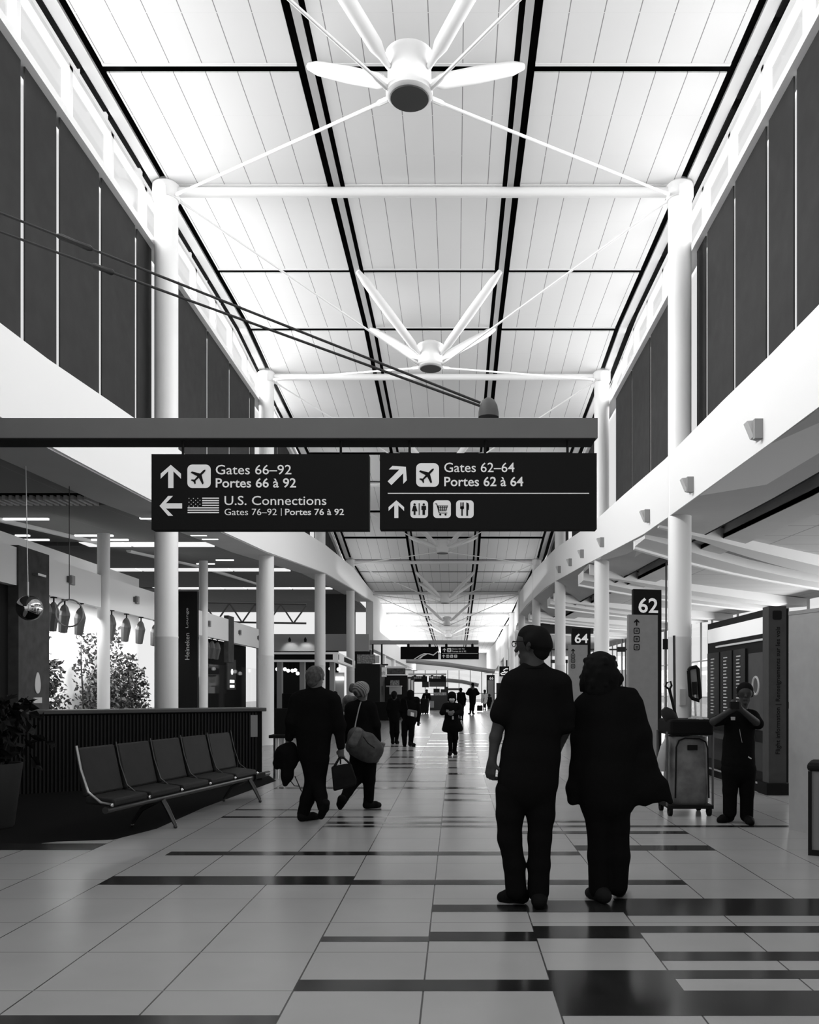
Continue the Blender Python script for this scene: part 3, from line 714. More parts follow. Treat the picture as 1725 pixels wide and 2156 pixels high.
# =================================================================== hanging sign beam with two signs
def rrect(cx, cz, w, h, r, n=5):
    pts = []
    for qx, qz, a0 in ((1, 1, 0), (-1, 1, 90), (-1, -1, 180), (1, -1, 270)):
        for k in range(n + 1):
            a = R(a0 + 90 * k / n)
            pts.append((cx + qx * (w / 2 - r) + r * math.cos(a), cz + qz * (h / 2 - r) + r * math.sin(a)))
    return pts
class Face:
    """draw flat shapes on a panel face at depth Y; coordinates in crop pixels of the photo (origin ox, oy, scale s)"""
    def __init__(s, ox, oy, sc, Y): s.o = (ox, oy, sc, Y); s.w = MB(); s.k = MB()
    def P(s, x, y, e=0.0):
        ox, oy, sc, Y = s.o; p = at(ox + x / sc, oy + y / sc, Y); p.y -= e; return p
    def poly(s, pts, dark=False):
        mb = s.k if dark else s.w; e = 0.006 if dark else 0.003
        mb.add([s.P(x, y, e) for x, y in pts], [tuple(range(len(pts)))])
    def rect(s, x0, y0, x1, y1, dark=False): s.poly([(x0, y0), (x1, y0), (x1, y1), (x0, y1)], dark)
    def rr(s, x0, y0, x1, y1, r, dark=False): s.poly(rrect((x0 + x1) / 2, (y0 + y1) / 2, x1 - x0, y1 - y0, r), dark)
    def disc(s, x, y, r, dark=False): s.poly([(x + r * math.cos(q * math.pi / 10), y + r * math.sin(q * math.pi / 10)) for q in range(20)], dark)
    def text(s, body, x0, x1, base, top, bold=0.0, dark=False):
        a = s.P(x0, base, 0.006 if dark else 0.003); b = s.P(x1, base); c = s.P(x0, top)
        put_text(s.k if dark else s.w, body, a, (1, 0, 0), (0, 0, 1), width=b.x - a.x, height=c.z - a.z, bold=bold)
    def arrow(s, cx, cy, L, ang):
        w = L * .115
        base = [(-w, L * .5), (-w, -.22 * L), (-.44 * L, .10 * L), (-.44 * L, -.12 * L), (0, -.5 * L), (.44 * L, -.12 * L), (.44 * L, .10 * L), (w, -.22 * L), (w, L * .5)]
        c, q = math.cos(R(ang)), math.sin(R(ang))
        s.poly([(cx + x * c - y * q, cy + x * q + y * c) for x, y in base])
    def plane(s, cx, cy, L, ang=45, dark=True):
        half = [(0, -.5), (.045, -.44), (.06, -.36), (.06, -.14), (.46, .10), (.46, .20), (.06, .08), (.045, .32), (.16, .42), (.16, .49), (0, .44)]
        pts = half + [(-x, y) for x, y in half[-2:0:-1]]
        c, q = math.cos(R(ang)), math.sin(R(ang))
        s.poly([(cx + L * (x * c - y * q), cy + L * (x * q + y * c)) for x, y in pts], dark)
    def person(s, cx, y0, y1, dress):
        h = y1 - y0; s.disc(cx, y0 + h * .1, h * .1, True)
        if dress: s.poly([(cx - .12 * h, y0 + .22 * h), (cx + .12 * h, y0 + .22 * h), (cx + .24 * h, y0 + .68 * h), (cx + .08 * h, y0 + .68 * h), (cx + .08 * h, y1), (cx - .08 * h, y1), (cx - .08 * h, y0 + .68 * h), (cx - .24 * h, y0 + .68 * h)], True)
        else: s.poly([(cx - .2 * h, y0 + .22 * h), (cx + .2 * h, y0 + .22 * h), (cx + .2 * h, y0 + .58 * h), (cx + .11 * h, y0 + .58 * h), (cx + .11 * h, y1), (cx - .11 * h, y1), (cx - .11 * h, y0 + .58 * h), (cx - .2 * h, y0 + .58 * h)], True)
    def icon_toilet(s, cx, cy, w):
        s.rr(cx - w / 2, cy - w / 2, cx + w / 2, cy + w / 2, w * .2)
        s.person(cx - w * .26, cy - w * .33, cy + w * .33, True); s.person(cx + w * .26, cy - w * .33, cy + w * .33, False); s.rect(cx - w * .025, cy - w * .34, cx + w * .025, cy + w * .34, True)
    def icon_cart(s, cx, cy, w):
        s.rr(cx - w / 2, cy - w / 2, cx + w / 2, cy + w / 2, w * .2)
        for k in range(4): s.poly([(cx - w * (.26 - .02 * k), cy - w * (.2 - .09 * k)), (cx + w * (.34 - .03 * k), cy - w * (.2 - .09 * k)), (cx + w * (.34 - .03 * k), cy - w * (.16 - .09 * k)), (cx - w * (.26 - .02 * k), cy - w * (.16 - .09 * k))], True)
        for k in range(5): s.poly([(cx - w * (.24 - .13 * k), cy - w * .2), (cx - w * (.20 - .13 * k), cy - w * .2), (cx - w * (.16 - .10 * k), cy + w * .1), (cx - w * (.20 - .10 * k), cy + w * .1)], True)
        s.poly([(cx - w * .4, cy - w * .32), (cx - w * .28, cy - w * .32), (cx - w * .14, cy + w * .2), (cx + w * .3, cy + w * .2), (cx + w * .3, cy + w * .24), (cx - w * .18, cy + w * .24), (cx - w * .32, cy - w * .28), (cx - w * .4, cy - w * .28)], True)
        s.disc(cx - w * .1, cy + w * .31, w * .06, True); s.disc(cx + w * .2, cy + w * .31, w * .06, True)
    def icon_food(s, cx, cy, w):
        s.rr(cx - w / 2, cy - w / 2, cx + w / 2, cy + w / 2, w * .2)
        s.rect(cx - w * .2, cy - w * .05, cx - w * .12, cy + w * .38, True)
        for k in (-.26, -.18, -.10): s.rect(cx + w * (k - .0), cy - w * .38, cx + w * (k + .045), cy - w * .08, True)
        s.rr(cx - w * .27, cy - w * .16, cx - w * .05, cy + w * .0, w * .05, True)
        s.poly([(cx + w * .08, cy - w * .38), (cx + w * .2, cy - w * .34), (cx + w * .24, cy - w * .2), (cx + w * .22, cy + .05 * w), (cx + w * .18, cy + .05 * w), (cx + w * .18, cy + w * .38), (cx + w * .08, cy + w * .38)], True)
    def cut(s, parent, name, white=SIGNW):
        if not s.w.v: return
        o = s.w.build(name, white, parent); s.w = MB()
        if s.k.v:
            s.k.build('pictogram', SIGNB, o); s.k = MB()
    def finish(s, parent, white=SIGNW, dark=SIGNB, name='lettering'):
        s.w.build(name, white, parent)
        if s.k.v: s.k.build('pictograms', dark, parent)

def hanging_beam(Y, x0, x1, ytop, ybot, d, label, name='sign_beam', tone=None):
    a = at(x0, ytop, Y); b = at(x1, ybot, Y)
    t = thing(name, ((a.x + b.x) / 2, Y, b.z), label, 'beam')
    m = MB(); m.hexa([(a.x, Y, b.z), (b.x, Y, b.z), (b.x - .03, Y + d, b.z), (a.x, Y + d, b.z)], [(a.x, Y, a.z), (b.x, Y, a.z), (b.x, Y + d, a.z), (a.x, Y + d, a.z)])
    m.build('box_beam', tone or mat('beam_grey', 0.10, 0.5, 0.4, noise=0.04, nscale=3), t)
    m = MB(); m.box(a.x, b.x - .02, Y - .0, Y + d - .02, b.z - .012, b.z); m.build('underside', tone or BLACK, t)
    return t, a, b
YS = 8.0
bt, a, b = hanging_beam(YS, -110, 1259, 880, 922, 0.29, 'long grey horizontal sign beam crossing the hall above the two big signs')
dm = MB(); c = at(1029, 879, 8.14)
dm.lathe((c.x, c.y, c.z), [(.098, 0), (.096, .05), (.085, .11), (.06, .16), (.025, .185)], 20); dm.build('cable_dome', GREYM, bt, smooth=True)
pm = MB(); pm.tube([(-4.66, 8.15, 0), (-4.66, 8.15, 6.4)], .14, 20)
pm.build('sign_mast', COLW, smooth=True, label='round mast outside the picture carrying the sign beam and cables', category='mast')
mastx = -4.66
for i, (y0, y1, lab, tb) in enumerate(((448, 848, 'upper', (120, 195)), (488, 855, 'lower', (195, 240)))):
    p1 = at(1012, y1, 8.14); p0 = at(0, y0, 8.14); d = (p0 - p1); k = (mastx - p1.x) / d.x; e = p1 + d * k
    t = thing('stay_cable', p1, 'dark %s stay cable running from the sign beam up to the left' % lab, 'cable')
    m = MB(); m.tube([p1, e], .0125, 8); m.build('wire', CABLE, t, smooth=True)
    f0 = p1 + d * ((1012 - tb[1]) / 1012); f1 = p1 + d * ((1012 - tb[0]) / 1012)
    m = MB(); m.tube([f0, f0 + (f1 - f0) * .1, f0 + (f1 - f0) * .5, f0 + (f1 - f0) * .9, f1], [.016, .030, .024, .030, .016], 8); m.build('turnbuckle', CABLE, t, smooth=True)

def sign_panel(x0, y0, x1, y1, Y, label, hang, beam_bot=922, th=0.12, cat='sign'):
    a = at(x0, y0, Y); b = at(x1, y1, Y)
    t = thing('hanging_sign', ((a.x + b.x) / 2, Y, b.z), label, cat)
    m = MB(); m.box(a.x, b.x, Y, Y + th, b.z, a.z); m.build('panel', SIGNB, t)
    for hx in hang:
        p = at(hx, y0, Y); q = at(hx, beam_bot, Y)
        m = MB(); m.tube([(p.x, Y + th / 2, p.z), (p.x, Y + th / 2, q.z)], .012 * Y / 8, 8); m.build('hanger', BLACK, t)
    return t
t = sign_panel(319, 956, 777, 1115, YS, 'black hanging sign for gates 66 to 92 with a flag, left big sign', (381, 716))
f = Face(280, 860, 1.725, YS)
f.arrow(138, 247, 84, 0); f.cut(t, 'arrow_symbol'); f.rr(198, 204, 283, 289, 18); f.plane(241, 246, 66); f.cut(t, 'airplane_plate')
f.text('Gates 66–92', 301, 576, 240, 205, 0.004); f.cut(t, 'lettering'); f.text('Portes 66 à 92', 301, 593, 288, 253, 0.014); f.cut(t, 'lettering')
f.arrow(138, 354, 82, -90); f.cut(t, 'arrow_symbol')
for k in range(7):
    yy0 = 324 + k * 8.7
    f.rect(252 if k < 4 else 199, yy0, 313, yy0 + 4.4)
for r_ in range(5):
    for c_ in range(6):
        if (r_ + c_) % 2 == 0: f.disc(204 + c_ * 8, 327 + r_ * 7, 1.6)
f.cut(t, 'flag_symbol')
f.text('U.S. Connections', 333, 703, 351, 318, 0.004); f.cut(t, 'lettering'); f.text('Gates 76–92', 333, 523, 388, 364, 0.0); f.cut(t, 'lettering'); f.rect(538, 363, 540.5, 390); f.cut(t, 'divider_line'); f.text('Portes 76 à 92', 553, 767, 388, 364, 0.014); f.cut(t, 'lettering')
t = sign_panel(800, 954, 1257, 1114, YS, 'black hanging sign for gates 62 to 64 with service symbols, right big sign', (862, 1197, 1022))
f = Face(280, 860, 1.725, YS)
f.arrow(962, 242, 84, 45); f.cut(t, 'arrow_symbol'); f.rr(1029, 199, 1112, 285, 18); f.plane(1070, 242, 66); f.cut(t, 'airplane_plate')
f.text('Gates 62–64', 1131, 1386, 232, 197, 0.004); f.cut(t, 'lettering'); f.text('Portes 62 à 64', 1131, 1418, 283, 248, 0.014); f.cut(t, 'lettering')
f.rect(926, 307, 1657, 310); f.cut(t, 'divider_line'); f.arrow(957, 366, 64, 0); f.cut(t, 'arrow_symbol'); f.icon_toilet(1040, 366, 64); f.cut(t, 'toilet_plate'); f.icon_cart(1123, 366, 64); f.cut(t, 'shopping_plate'); f.icon_food(1206, 366, 64); f.cut(t, 'restaurant_plate')

# far sign beams
Y2 = 46.0
hanging_beam(Y2, 690, 1008, 1348, 1355.5, .5, 'pale grey sign beam spanning the hall far beyond the big signs', tone=mat('beam_pale', .4, .6))[0]
t = sign_panel(843.5, 1361.5, 923, 1388, Y2, 'far black hanging sign with a white sweeping line, left of its pair', (860, 905), 1355)
f = Face(780, 1300, 5.75, Y2)
f.poly([(525, 503), (600, 455), (650, 433), (720, 436), (760, 450), (820, 405), (822, 415), (765, 462), (700, 445), (655, 443), (610, 462), (545, 503)])
f.poly([(575, 500), (630, 458), (668, 443), (690, 447), (640, 470), (610, 500)]); f.finish(t, name='graphic')
t = sign_panel(928.5, 1361.5, 1008.5, 1388, Y2, 'far black hanging sign with arrows and symbols, right of its pair', (940, 995), 1355)
f.o = (780, 1300, 5.75, Y2); f.w = MB(); f.k = MB()
f.arrow(897, 395, 46, 0); f.rr(930, 370, 980, 420, 10); f.plane(955, 395, 40)
f.cut(t, 'airplane_plate'); f.text('Gates 66–92', 990, 1140, 388, 370); f.cut(t, 'lettering'); f.text('Portes 66 à 92', 990, 1160, 420, 401, .01); f.cut(t, 'lettering')
f.rect(870, 433, 1300, 436); f.arrow(888, 470, 40, 0); f.icon_toilet(937, 470, 36); f.icon_cart(985, 470, 36); f.icon_food(1034, 470, 36); f.finish(t)
Y3 = 88.0
hanging_beam(Y3, 860, 940, 1418, 1421.5, .5, 'pale sign beam at the far end of the hall', tone=mat('beam_pale', .4, .6))
t = sign_panel(867, 1423.5, 899.5, 1435.5, Y3, 'tiny black hanging sign at the far end, left of its pair', (874, 893), 1421.5, th=.3)
f = Face(840, 1400, 7.1875, Y3); f.text('Gates 66–92', 230, 340, 190, 180); f.cut(t, 'lettering'); f.text('Portes 66 à 92', 230, 340, 206, 196); f.cut(t, 'lettering')
t = sign_panel(903, 1423.5, 939.5, 1435.5, Y3, 'tiny black hanging sign at the far end, right of its pair', (910, 932), 1421.5, th=.3)
f = Face(840, 1400, 7.1875, Y3); f.arrow(475, 190, 24, 0); f.rr(496, 177, 522, 205, 5); f.cut(t, 'symbols'); f.text('Gates 66–92', 530, 625, 190, 180); f.cut(t, 'lettering'); f.text('Portes 66 à 92', 530, 630, 206, 196); f.cut(t, 'lettering')

# =================================================================== gate pylons
def pylon(num, x0, y0, x1, gx0, gy, gx1, Y, label, tx, rot, ib, icon_x, icons):
    a = at(x0, y0, Y); b = at(x1, y0, Y); g0 = at(gx0, gy, Y); g1 = at(gx1, gy, Y)
    t = thing('gate_pylon', (a.x, Y, 0), label, 'sign pylon')
    c, s = math.cos(R(rot)), math.sin(R(rot))
    def Q(px, dy, z):      # position along the turned face
        u = at(px, 0, Y).x - a.x
        return Vector((a.x + u, Y + u * s / c + dy, z))
    def slab_(p0, p1, d0, d1, z0, z1):
        m = MB(); m.hexa([Q(p0, d0, z0), Q(p1, d0, z0), Q(p1, d1, z0), Q(p0, d1, z0)], [Q(p0, d0, z1), Q(p1, d0, z1), Q(p1, d1, z1), Q(p0, d1, z1)]); return m
    slab_(x0, x1, 0, .16, 0, a.z).build('board', SIGNB, t)
    slab_(gx0, gx1, -.10, 0.05, 0.0, g0.z).build('front_panel', PYL, t)
    ux = (Q(x1, 0, 0) - Q(x0, 0, 0)).normalized()
    m = MB(); w = tx[1] - tx[0]
    put_text(m, num, Q(tx[0], -.012, at(0, tx[2], Y).z), ux, (0, 0, 1), width=w / F * Y / c, height=(tx[2] - tx[3]) / F * Y, bold=.018)
    m.build('number', mat('number_white', 0.75, 0.6, emit=0.15), t)
    mi = MB()
    def flat(pts):
        mi.add([Q(px, -.106, at(0, py, Y).z) for px, py in pts], [tuple(range(len(pts)))])
    def rring(cx, cy, w):
        o = rrect(cx, cy, w, w, w * .22, 4); i_ = rrect(cx, cy, w * .74, w * .74, w * .16, 4)
        for k in range(len(o)): flat([o[k], o[(k + 1) % len(o)], i_[(k + 1) % len(o)], i_[k]])
        flat([(cx - w * .2, cy - w * .18), (cx + w * .2, cy - w * .18), (cx + w * .2, cy - w * .04), (cx - w * .2, cy - w * .04)]); flat([(cx - w * .2, cy + w * .06), (cx + w * .2, cy + w * .06), (cx + w * .2, cy + w * .2), (cx - w * .2, cy + w * .2)])
    for k, yy_ in enumerate(icons):
        if k == 0:
            L = ib * 1.1
            flat([(icon_x - L * .1, yy_ + L * .5), (icon_x - L * .1, yy_ - L * .1), (icon_x - L * .4, yy_ + L * .1), (icon_x - L * .4, yy_ - L * .1), (icon_x, yy_ - L * .5), (icon_x + L * .4, yy_ - L * .1), (icon_x + L * .4, yy_ + L * .1), (icon_x + L * .1, yy_ - L * .1), (icon_x + L * .1, yy_ + L * .5)])
        else: rring(icon_x, yy_, ib)
    mi.build('pictograms', SIGNB, t)
pylon('62', 1334, 1240, 1397, 1321, 1295, 1386, 17.0, 'gate pylon numbered 62 with grey front panel, beside the nearest right column', (1345, 1389, 1290, 1258), 14, 13, 1339, (1311, 1329, 1346, 1363))
pylon('64', 1204.5, 1323, 1245, 1197, 1358, 1237.5, 26.0, 'gate pylon numbered 64, seen between the man and the woman', (1210.5, 1239.5, 1354, 1334), 10, 9, 1206, (1371, 1381, 1391, 1403))
pylon('66', 1025, 1421, 1042, 1027, 1432, 1040, 80.0, 'tiny far gate pylon numbered 66 at the end of the right wall', (1031, 1039.5, 1431, 1425), 5, 2.2, 1030, ())

# =================================================================== flight information board (parallel to the hall)
XB2, YA, YB = 4.49, 12.3, 15.3
t = thing('flight_board', (XB2 + .1, 13.8, 0), 'large dark flight information board with screens and a lit header on the right', 'information board')
m = MB(); m.box(XB2 + .02, XB2 + .3, YA, YB, 0.12, 2.67); m.build('cabinet', mat('board_dark', 0.004, 0.5, 0.15), t)
m = MB(); m.box(XB2 - .05, XB2 + .4, YA - .12, YB, 0, .12); m.build('plinth', BLACK, t)
m = MB(); m.box(XB2 - .07, XB2 - .05, YA - .12, YB, 0.12, .15); m.build('base_strip', CHROME, t)
m = MB(); m.box(XB2 - .005, XB2 + .02, YA + .1, YB - .1, 2.32, 2.56); m.build('header', mat('lit_header', 0.75, emit=0.3), t, label='lit header strip')
m = MB(); m.box(XB2 - .01, XB2 + .02, YA, YB - .55, 2.22, 2.25); m.build('light_rail', mat('pale_rail', 0.6), t)
scr = mat('screen_dark', 0.012, 0.25, 0.25); tx = mat('screen_text', 0.25, emit=0.12)
for k, (y0, y1) in enumerate(((14.55, 15.22), (13.88, 14.47), (13.24, 13.80))):
    m = MB(); m.box(XB2 - .01, XB2 + .02, y0, y1, .95, 2.14); s_ = m.build('screen', scr, t)
    m = MB()
    for r_ in range(18):
        z = 2.02 - r_ * .055
        m.box(XB2 - .013, XB2 - .009, (y0 + y1) / 2 - .02 - .05 * (r_ % 3 == 0), (y0 + y1) / 2 + .13, z, z + .02)
    m.build('text_rows', tx, s_)
m = MB(); m.box(XB2 - .012, XB2 + .02, 12.46, 13.08, .9, 2.05); s_ = m.build('poster', mat('poster_dark', 0.035, 0.3, 0.4, noise=0.3, nscale=6), t)
m = MB(); m.tube([(XB2 - .014, 12.75 + .13 * math.cos(q), 1.56 + .13 * math.sin(q)) for q in [k * math.pi / 12 for k in range(25)]], .018, 6); m.build('ring_mark', tx, s_)
m = MB(); m.box(XB2 - .3, XB2 + .02, 13.2, 15.1, .72, .80); m.box(XB2 - .01, XB2 + .02, 12.4, 15.2, .3, .72); m.build('shelf', mat('board_shelf', 0.02, 0.4), t)
pb = at(1618, 1280, 12.2); pe = at(1655, 1280, 12.2)
m = MB(); m.box(pb.x, pe.x, 12.18, 12.42, 0.0, 2.69); pil_ = m.build('end_pillar', mat('pillar_grey', 0.045, 0.7, noise=.1), t)
m = MB()
put_text(m, 'Flight information | Renseignements sur les vols', at(1646, 1588, 12.175), (0, 0, 1), (-1, 0, 0), width=268 / F * 12.2, height=12.5 / F * 12.2, bold=.01)
m.build('pillar_text', BLACK, pil_)
m = MB(); c = at(1637, 1295, 12.176); q = .064; m.add([Vector((c.x + x, c.y, c.z + z)) for x, z in rrect(0, 0, .13, .13, .025)], [tuple(range(24))]); m.build('plane_symbol', BLACK, pil_)
m = MB(); m.box(pb.x - .05, pe.x + .04, 12.12, 12.5, 0, .17); m.build('pillar_foot', BLACK, t)

# white partition and litter bin at the right edge
t = thing('partition', (3.8, 8.4, 0), 'tall pale partition panel at the right edge behind the litter bin', 'partition')
m = MB(); m.hexa([(3.585, 9.2, 0), (4.15, 7.55, 0), (4.3, 7.6, 0), (3.72, 9.25, 0)], [(3.585, 9.2, 2.3), (4.15, 7.55, 2.3), (4.3, 7.6, 2.3), (3.72, 9.25, 2.3)]); m.build('panel', mat('partition_white', 0.30, 0.6, noise=.05), t)
m = MB(); m.hexa([(3.58, 9.2, 2.3), (4.145, 7.55, 2.3), (4.305, 7.6, 2.3), (3.715, 9.25, 2.3)], [(3.58, 9.2, 2.34), (4.145, 7.55, 2.34), (4.305, 7.6, 2.34), (3.715, 9.25, 2.34)]); m.build('top_cap', mat('partition_cap', 0.25, 0.5), t)
m = MB(); m.tube([(3.79, 8.58, 1.7), (3.79, 8.58, 1.55)], .012, 8); m.build('latch', BLACK, t)
t = thing('litter_bin', (3.45, 7.6, 0), 'square litter bin with black rim and dark poster at the bottom right edge', 'bin')
bx, by = Vector((.894, -.447, 0)), Vector((.447, .894, 0)); bo = Vector((3.19, 7.74, 0))
def rb(u0, u1, v0, v1, z0, z1):
    q = [bo + bx * u + by * v for u, v in ((u0, v0), (u1, v0), (u1, v1), (u0, v1))]
    return MB().hexa([(p.x, p.y, z0) for p in q], [(p.x, p.y, z1) for p in q])
rb(.02, .68, .02, .4, .04, .76).build('body', mat('bin_grey', 0.14, 0.5), t)
rb(-.01, .71, -.01, .43, .76, .84).build('rim', BLACK, t, bevel=.03)
rb(0, .70, 0, .42, 0, .05).build('base', BLACK, t)
rb(0, .03, 0, .03, .05, .76).build('corner_post', BLACK, t)
rb(.10, .62, .005, .02, .17, .68).build('poster', mat('bin_poster', 0.02, 0.4, noise=.4, nscale=20), t)

# =================================================================== cleaning cart with mops
YC = 10.1
t = thing('cleaning_cart', (at(1452, 0, YC).x, YC, 0), 'cleaning cart with tall grey zipped bag and dark tray, near right columns', 'cart')
def zc(x, y, Y=YC): return at(1360 + x / 3.718, 1250 + y / 3.718, Y)
a = zc(200, 1120); b = zc(520, 1690)
prof = []
m = MB()
rings = []
for z, wx, wy in ((.12, .40, .36), (.16, .46, .42), (.3, .475, .44), (.6, .46, .42), (.85, .45, .41), (.94, .44, .40)):
    cx = (a.x + b.x) / 2
    rings.append([(cx + p[0], YC + .26 + p[1], z) for p in rrect(0, 0, wx, wy, .07, 4)])
n = len(rings[0]); vs = [p for r_ in rings for p in r_]; fs = [tuple(range(n - 1, -1, -1)), tuple((len(rings) - 1) * n + k for k in range(n))]
for i in range(len(rings) - 1):
    for k in range(n): fs.append((i * n + k, i * n + (k + 1) % n, (i + 1) * n + (k + 1) % n, (i + 1) * n + k))
m.add(vs, fs); bag = m.build('bag', mat('vinyl_grey', 0.13, 0.45, 0.5, noise=.45, nscale=5, bump=.6), t, smooth=True)
yf = YC + .03
m = MB(); zp = [zc(x, y, yf) for x, y in ((232, 1600), (240, 1200), (262, 1150), (310, 1130), (420, 1135), (470, 1160), (485, 1210), (495, 1600))]; m.tube(zp, .010, 6); m.build('zipper', BLACK, bag)
m = MB(); p0, p1 = zc(328, 1185, yf), zc(404, 1225, yf); m.box(p0.x, p1.x, yf - .012, yf + .01, p1.z, p0.z); m.build('badge', BLACK, bag)
m = MB(); a2, b2 = zc(190, 985), zc(545, 1110); m.box(a2.x, b2.x - .02, YC - .02, YC + .6, b2.z, a2.z); m.build('tray', mat('tray_black', 0.006, 0.8, .1), t, bevel=.03)
m = MB(); m.box(a.x - .03, b.x + .02, YC, YC + .55, .09, .13); m.build('deck', BLACK, t)
for x in (a.x + .0, b.x - .02):
    for y in (YC + .06, YC + .5):
        m = MB(); m.tube([(x - .02, y, .06), (x + .02, y, .06)], .06, 14); m.box(x - .03, x + .03, y - .02, y + .02, .06, .10); m.build('caster', BLACK, t)
m = MB()
for x in (a.x - .04, b.x + .02): m.tube([(x, YC + .04, .12), (x, YC + .04, 1.0)], .014, 8); m.tube([(x, YC + .52, .12), (x, YC + .52, 1.0)], .014, 8)
m.build('frame', mat('cart_frame', 0.08, 0.4), t)
rc = random.Random(5)
t2 = thing('rag_pile', zc(420, 985), 'crumpled pale rags heaped on the cart tray', 'rags')
m = MB()
for k in range(9): m.ball(zc(355 + k * 16, 985 + rc.uniform(-4, 6), YC + rc.uniform(.1, .4)), rc.uniform(.025, .05), 5, sz=.7)
m.build('cloth', mat('rag_grey', 0.35, 0.9), t2)
t2 = thing('cloth_bundle', zc(160, 930), 'dark cloth bundle slung over the left end of the cart', 'cloth')
m = MB(); m.tube([zc(140, 900, YC + .2), zc(165, 930, YC + .2), zc(200, 980, YC + .2), zc(230, 1010, YC + .2)], [.04, .075, .085, .06], 10); m.build('cloth', mat('dark_cloth', .015, .9), t2, smooth=True)
t2 = thing('plastic_bag', zc(140, 1330), 'pale plastic bag with bottles hung on the left side of the cart', 'bag')
m = MB(); m.tube([zc(165, 1130, YC + .1), zc(150, 1200, YC + .1), zc(130, 1300, YC + .1), zc(140, 1390, YC + .1)], [.02, .05, .065, .03], 10); m.build('film', mat('pale_plastic', .35, .4), t2, smooth=True)
# mops and handles standing in the cart
t2 = thing('mop', zc(390, 985, YC + .3), 'flat mop standing upside down in the cart, its rounded grey head up', 'mop')
m = MB(); m.tube([zc(395, 1000, YC + .3), zc(380, 690, YC + .3)], .013, 8); m.build('handle', STEEL, t2)
m = MB(); q4 = [zc(345, 592, YC + .3), zc(400, 578, YC + .3), zc(425, 830, YC + .3), zc(365, 815, YC + .3)]
m.plate(q4, (0, .03, 0)); m.build('mop_plate', mat('mop_pad', 0.2, .8), t2)
m = MB(); m.tube([zc(335, 600, YC + .29), zc(350, 582, YC + .29), zc(395, 572, YC + .29), zc(410, 590, YC + .29), zc(428, 815, YC + .29), zc(418, 838, YC + .29), zc(365, 820, YC + .29), zc(348, 800, YC + .29), zc(335, 600, YC + .29)], .022, 8); m.build('frame', BLACK, t2, smooth=True)
m = MB(); m.tube([zc(382, 690, YC + .27), zc(386, 790, YC + .27)], .03, 8); m.build('joint', BLACK, t2)
t2 = thing('dustpan', zc(240, 985, YC + .2), 'lobby dustpan handle with a D-shaped grip leaning out of the cart', 'dustpan')
m = MB(); m.tube([zc(245, 1000, YC + .2), zc(185, 745, YC + .2)], .018, 8); m.build('handle', BLACK, t2)
m = MB(); m.tube([zc(185, 750, YC + .2), zc(155, 725, YC + .2), zc(165, 695, YC + .2), zc(195, 688, YC + .2), zc(203, 720, YC + .2), zc(185, 750, YC + .2)], .013, 8); m.build('grip', BLACK, t2)
t2 = thing('broom_pole', zc(225, 990, YC + .4), 'long straight dark broom pole standing in the cart before the column', 'pole')
m = MB(); m.tube([zc(228, 1000, YC + .4), zc(222, 328, YC + .4)], .016, 8); m.build('pole', CABLE, t2)
# switch box on the nearest right column
m = MB(); p = at(1437, 1468, 14.78); m.box(p.x - .05, p.x + .05, 14.74, 14.82, p.z - .14, p.z + .14); m.build('column_switch_box', mat('switch_grey', .4), label='small grey box fixed on the nearest right column', category='switch box')
# tall thin pole behind pylon 62
m = MB(); m.tube([(at(1403, 0, 19.5).x, 19.5, 0), (at(1403, 0, 19.5).x, 19.5, 4.4)], .02, 8); m.build('thin_pole', CABLE, label='thin dark vertical pole right of the gate pylon numbered 62', category='pole')
m = MB(); bpx(m, 1397.5, 1345, 1409, 1367, 19.42, .08); sg = m.build('small_gate_sign', SIGNB, label='small black gate sign glimpsed between pylon 62 and the column', category='sign')

# =================================================================== bench
t = thing('airport_bench', (-3.2, 10, 0), 'dark five-seat airport bench with metal side rails, before the bar counter', 'bench')
N0 = Vector((-3.45, 8.31, 0)); N1 = Vector((-2.69, 12.0, 0)); bu = (N1 - N0).normalized(); bn = Vector((bu.y, -bu.x, 0)); BLn = (N1 - N0).length
def BP(u, o, z): p = N0 + bu * u + bn * o; return Vector((p.x, p.y, z))
SEATM = mat('seat_leather', 0.008, 0.6, 0.2, noise=.25, nscale=9); SW = BLn * .87 / 5
for k in range(5):
    u0, u1 = k * SW + .025, (k + 1) * SW - .025
    m = MB(); m.hexa([BP(u0, .12, .36), BP(u1, .12, .36), BP(u1, -.2, .38), BP(u0, -.2, .38)], [BP(u0, .12, .43), BP(u1, .12, .43), BP(u1, -.2, .46), BP(u0, -.2, .46)]); m.build('seat', SEATM, t, bevel=.02)
    m = MB(); m.hexa([BP(u0, -.16, .46), BP(u1, -.16, .46), BP(u1, -.22, .44), BP(u0, -.22, .44)], [BP(u0, -.27, .93), BP(u1, -.27, .93), BP(u1, -.32, .92), BP(u0, -.32, .92)]); m.build('backrest', SEATM, t, bevel=.02)
RAIL = mat('rail_metal', 0.28, 0.3, metal=1.0)
for k in range(6):
    u = k * SW
    m = MB(); m.tube([BP(u, -.27, .95), BP(u, -.22, .72), BP(u, -.14, .5), BP(u, 0.0, .40), BP(u, .12, .385)], [.013 if k == 0 else .008] * 5, 8); m.build('side_rail', RAIL if k == 0 else mat('rail_dark', 0.06, 0.35, metal=1.0), t, smooth=True)
    m = MB(); m.ball(BP(u, .12, .38), .018, 6); m.build('rail_end', CHROME, t)
m = MB(); m.tube([BP(-.02, .06, .33), BP(BLn, .06, .33)], .035, 10); m.build('beam', mat('bench_beam', .05, .3, metal=.6), t, smooth=True)
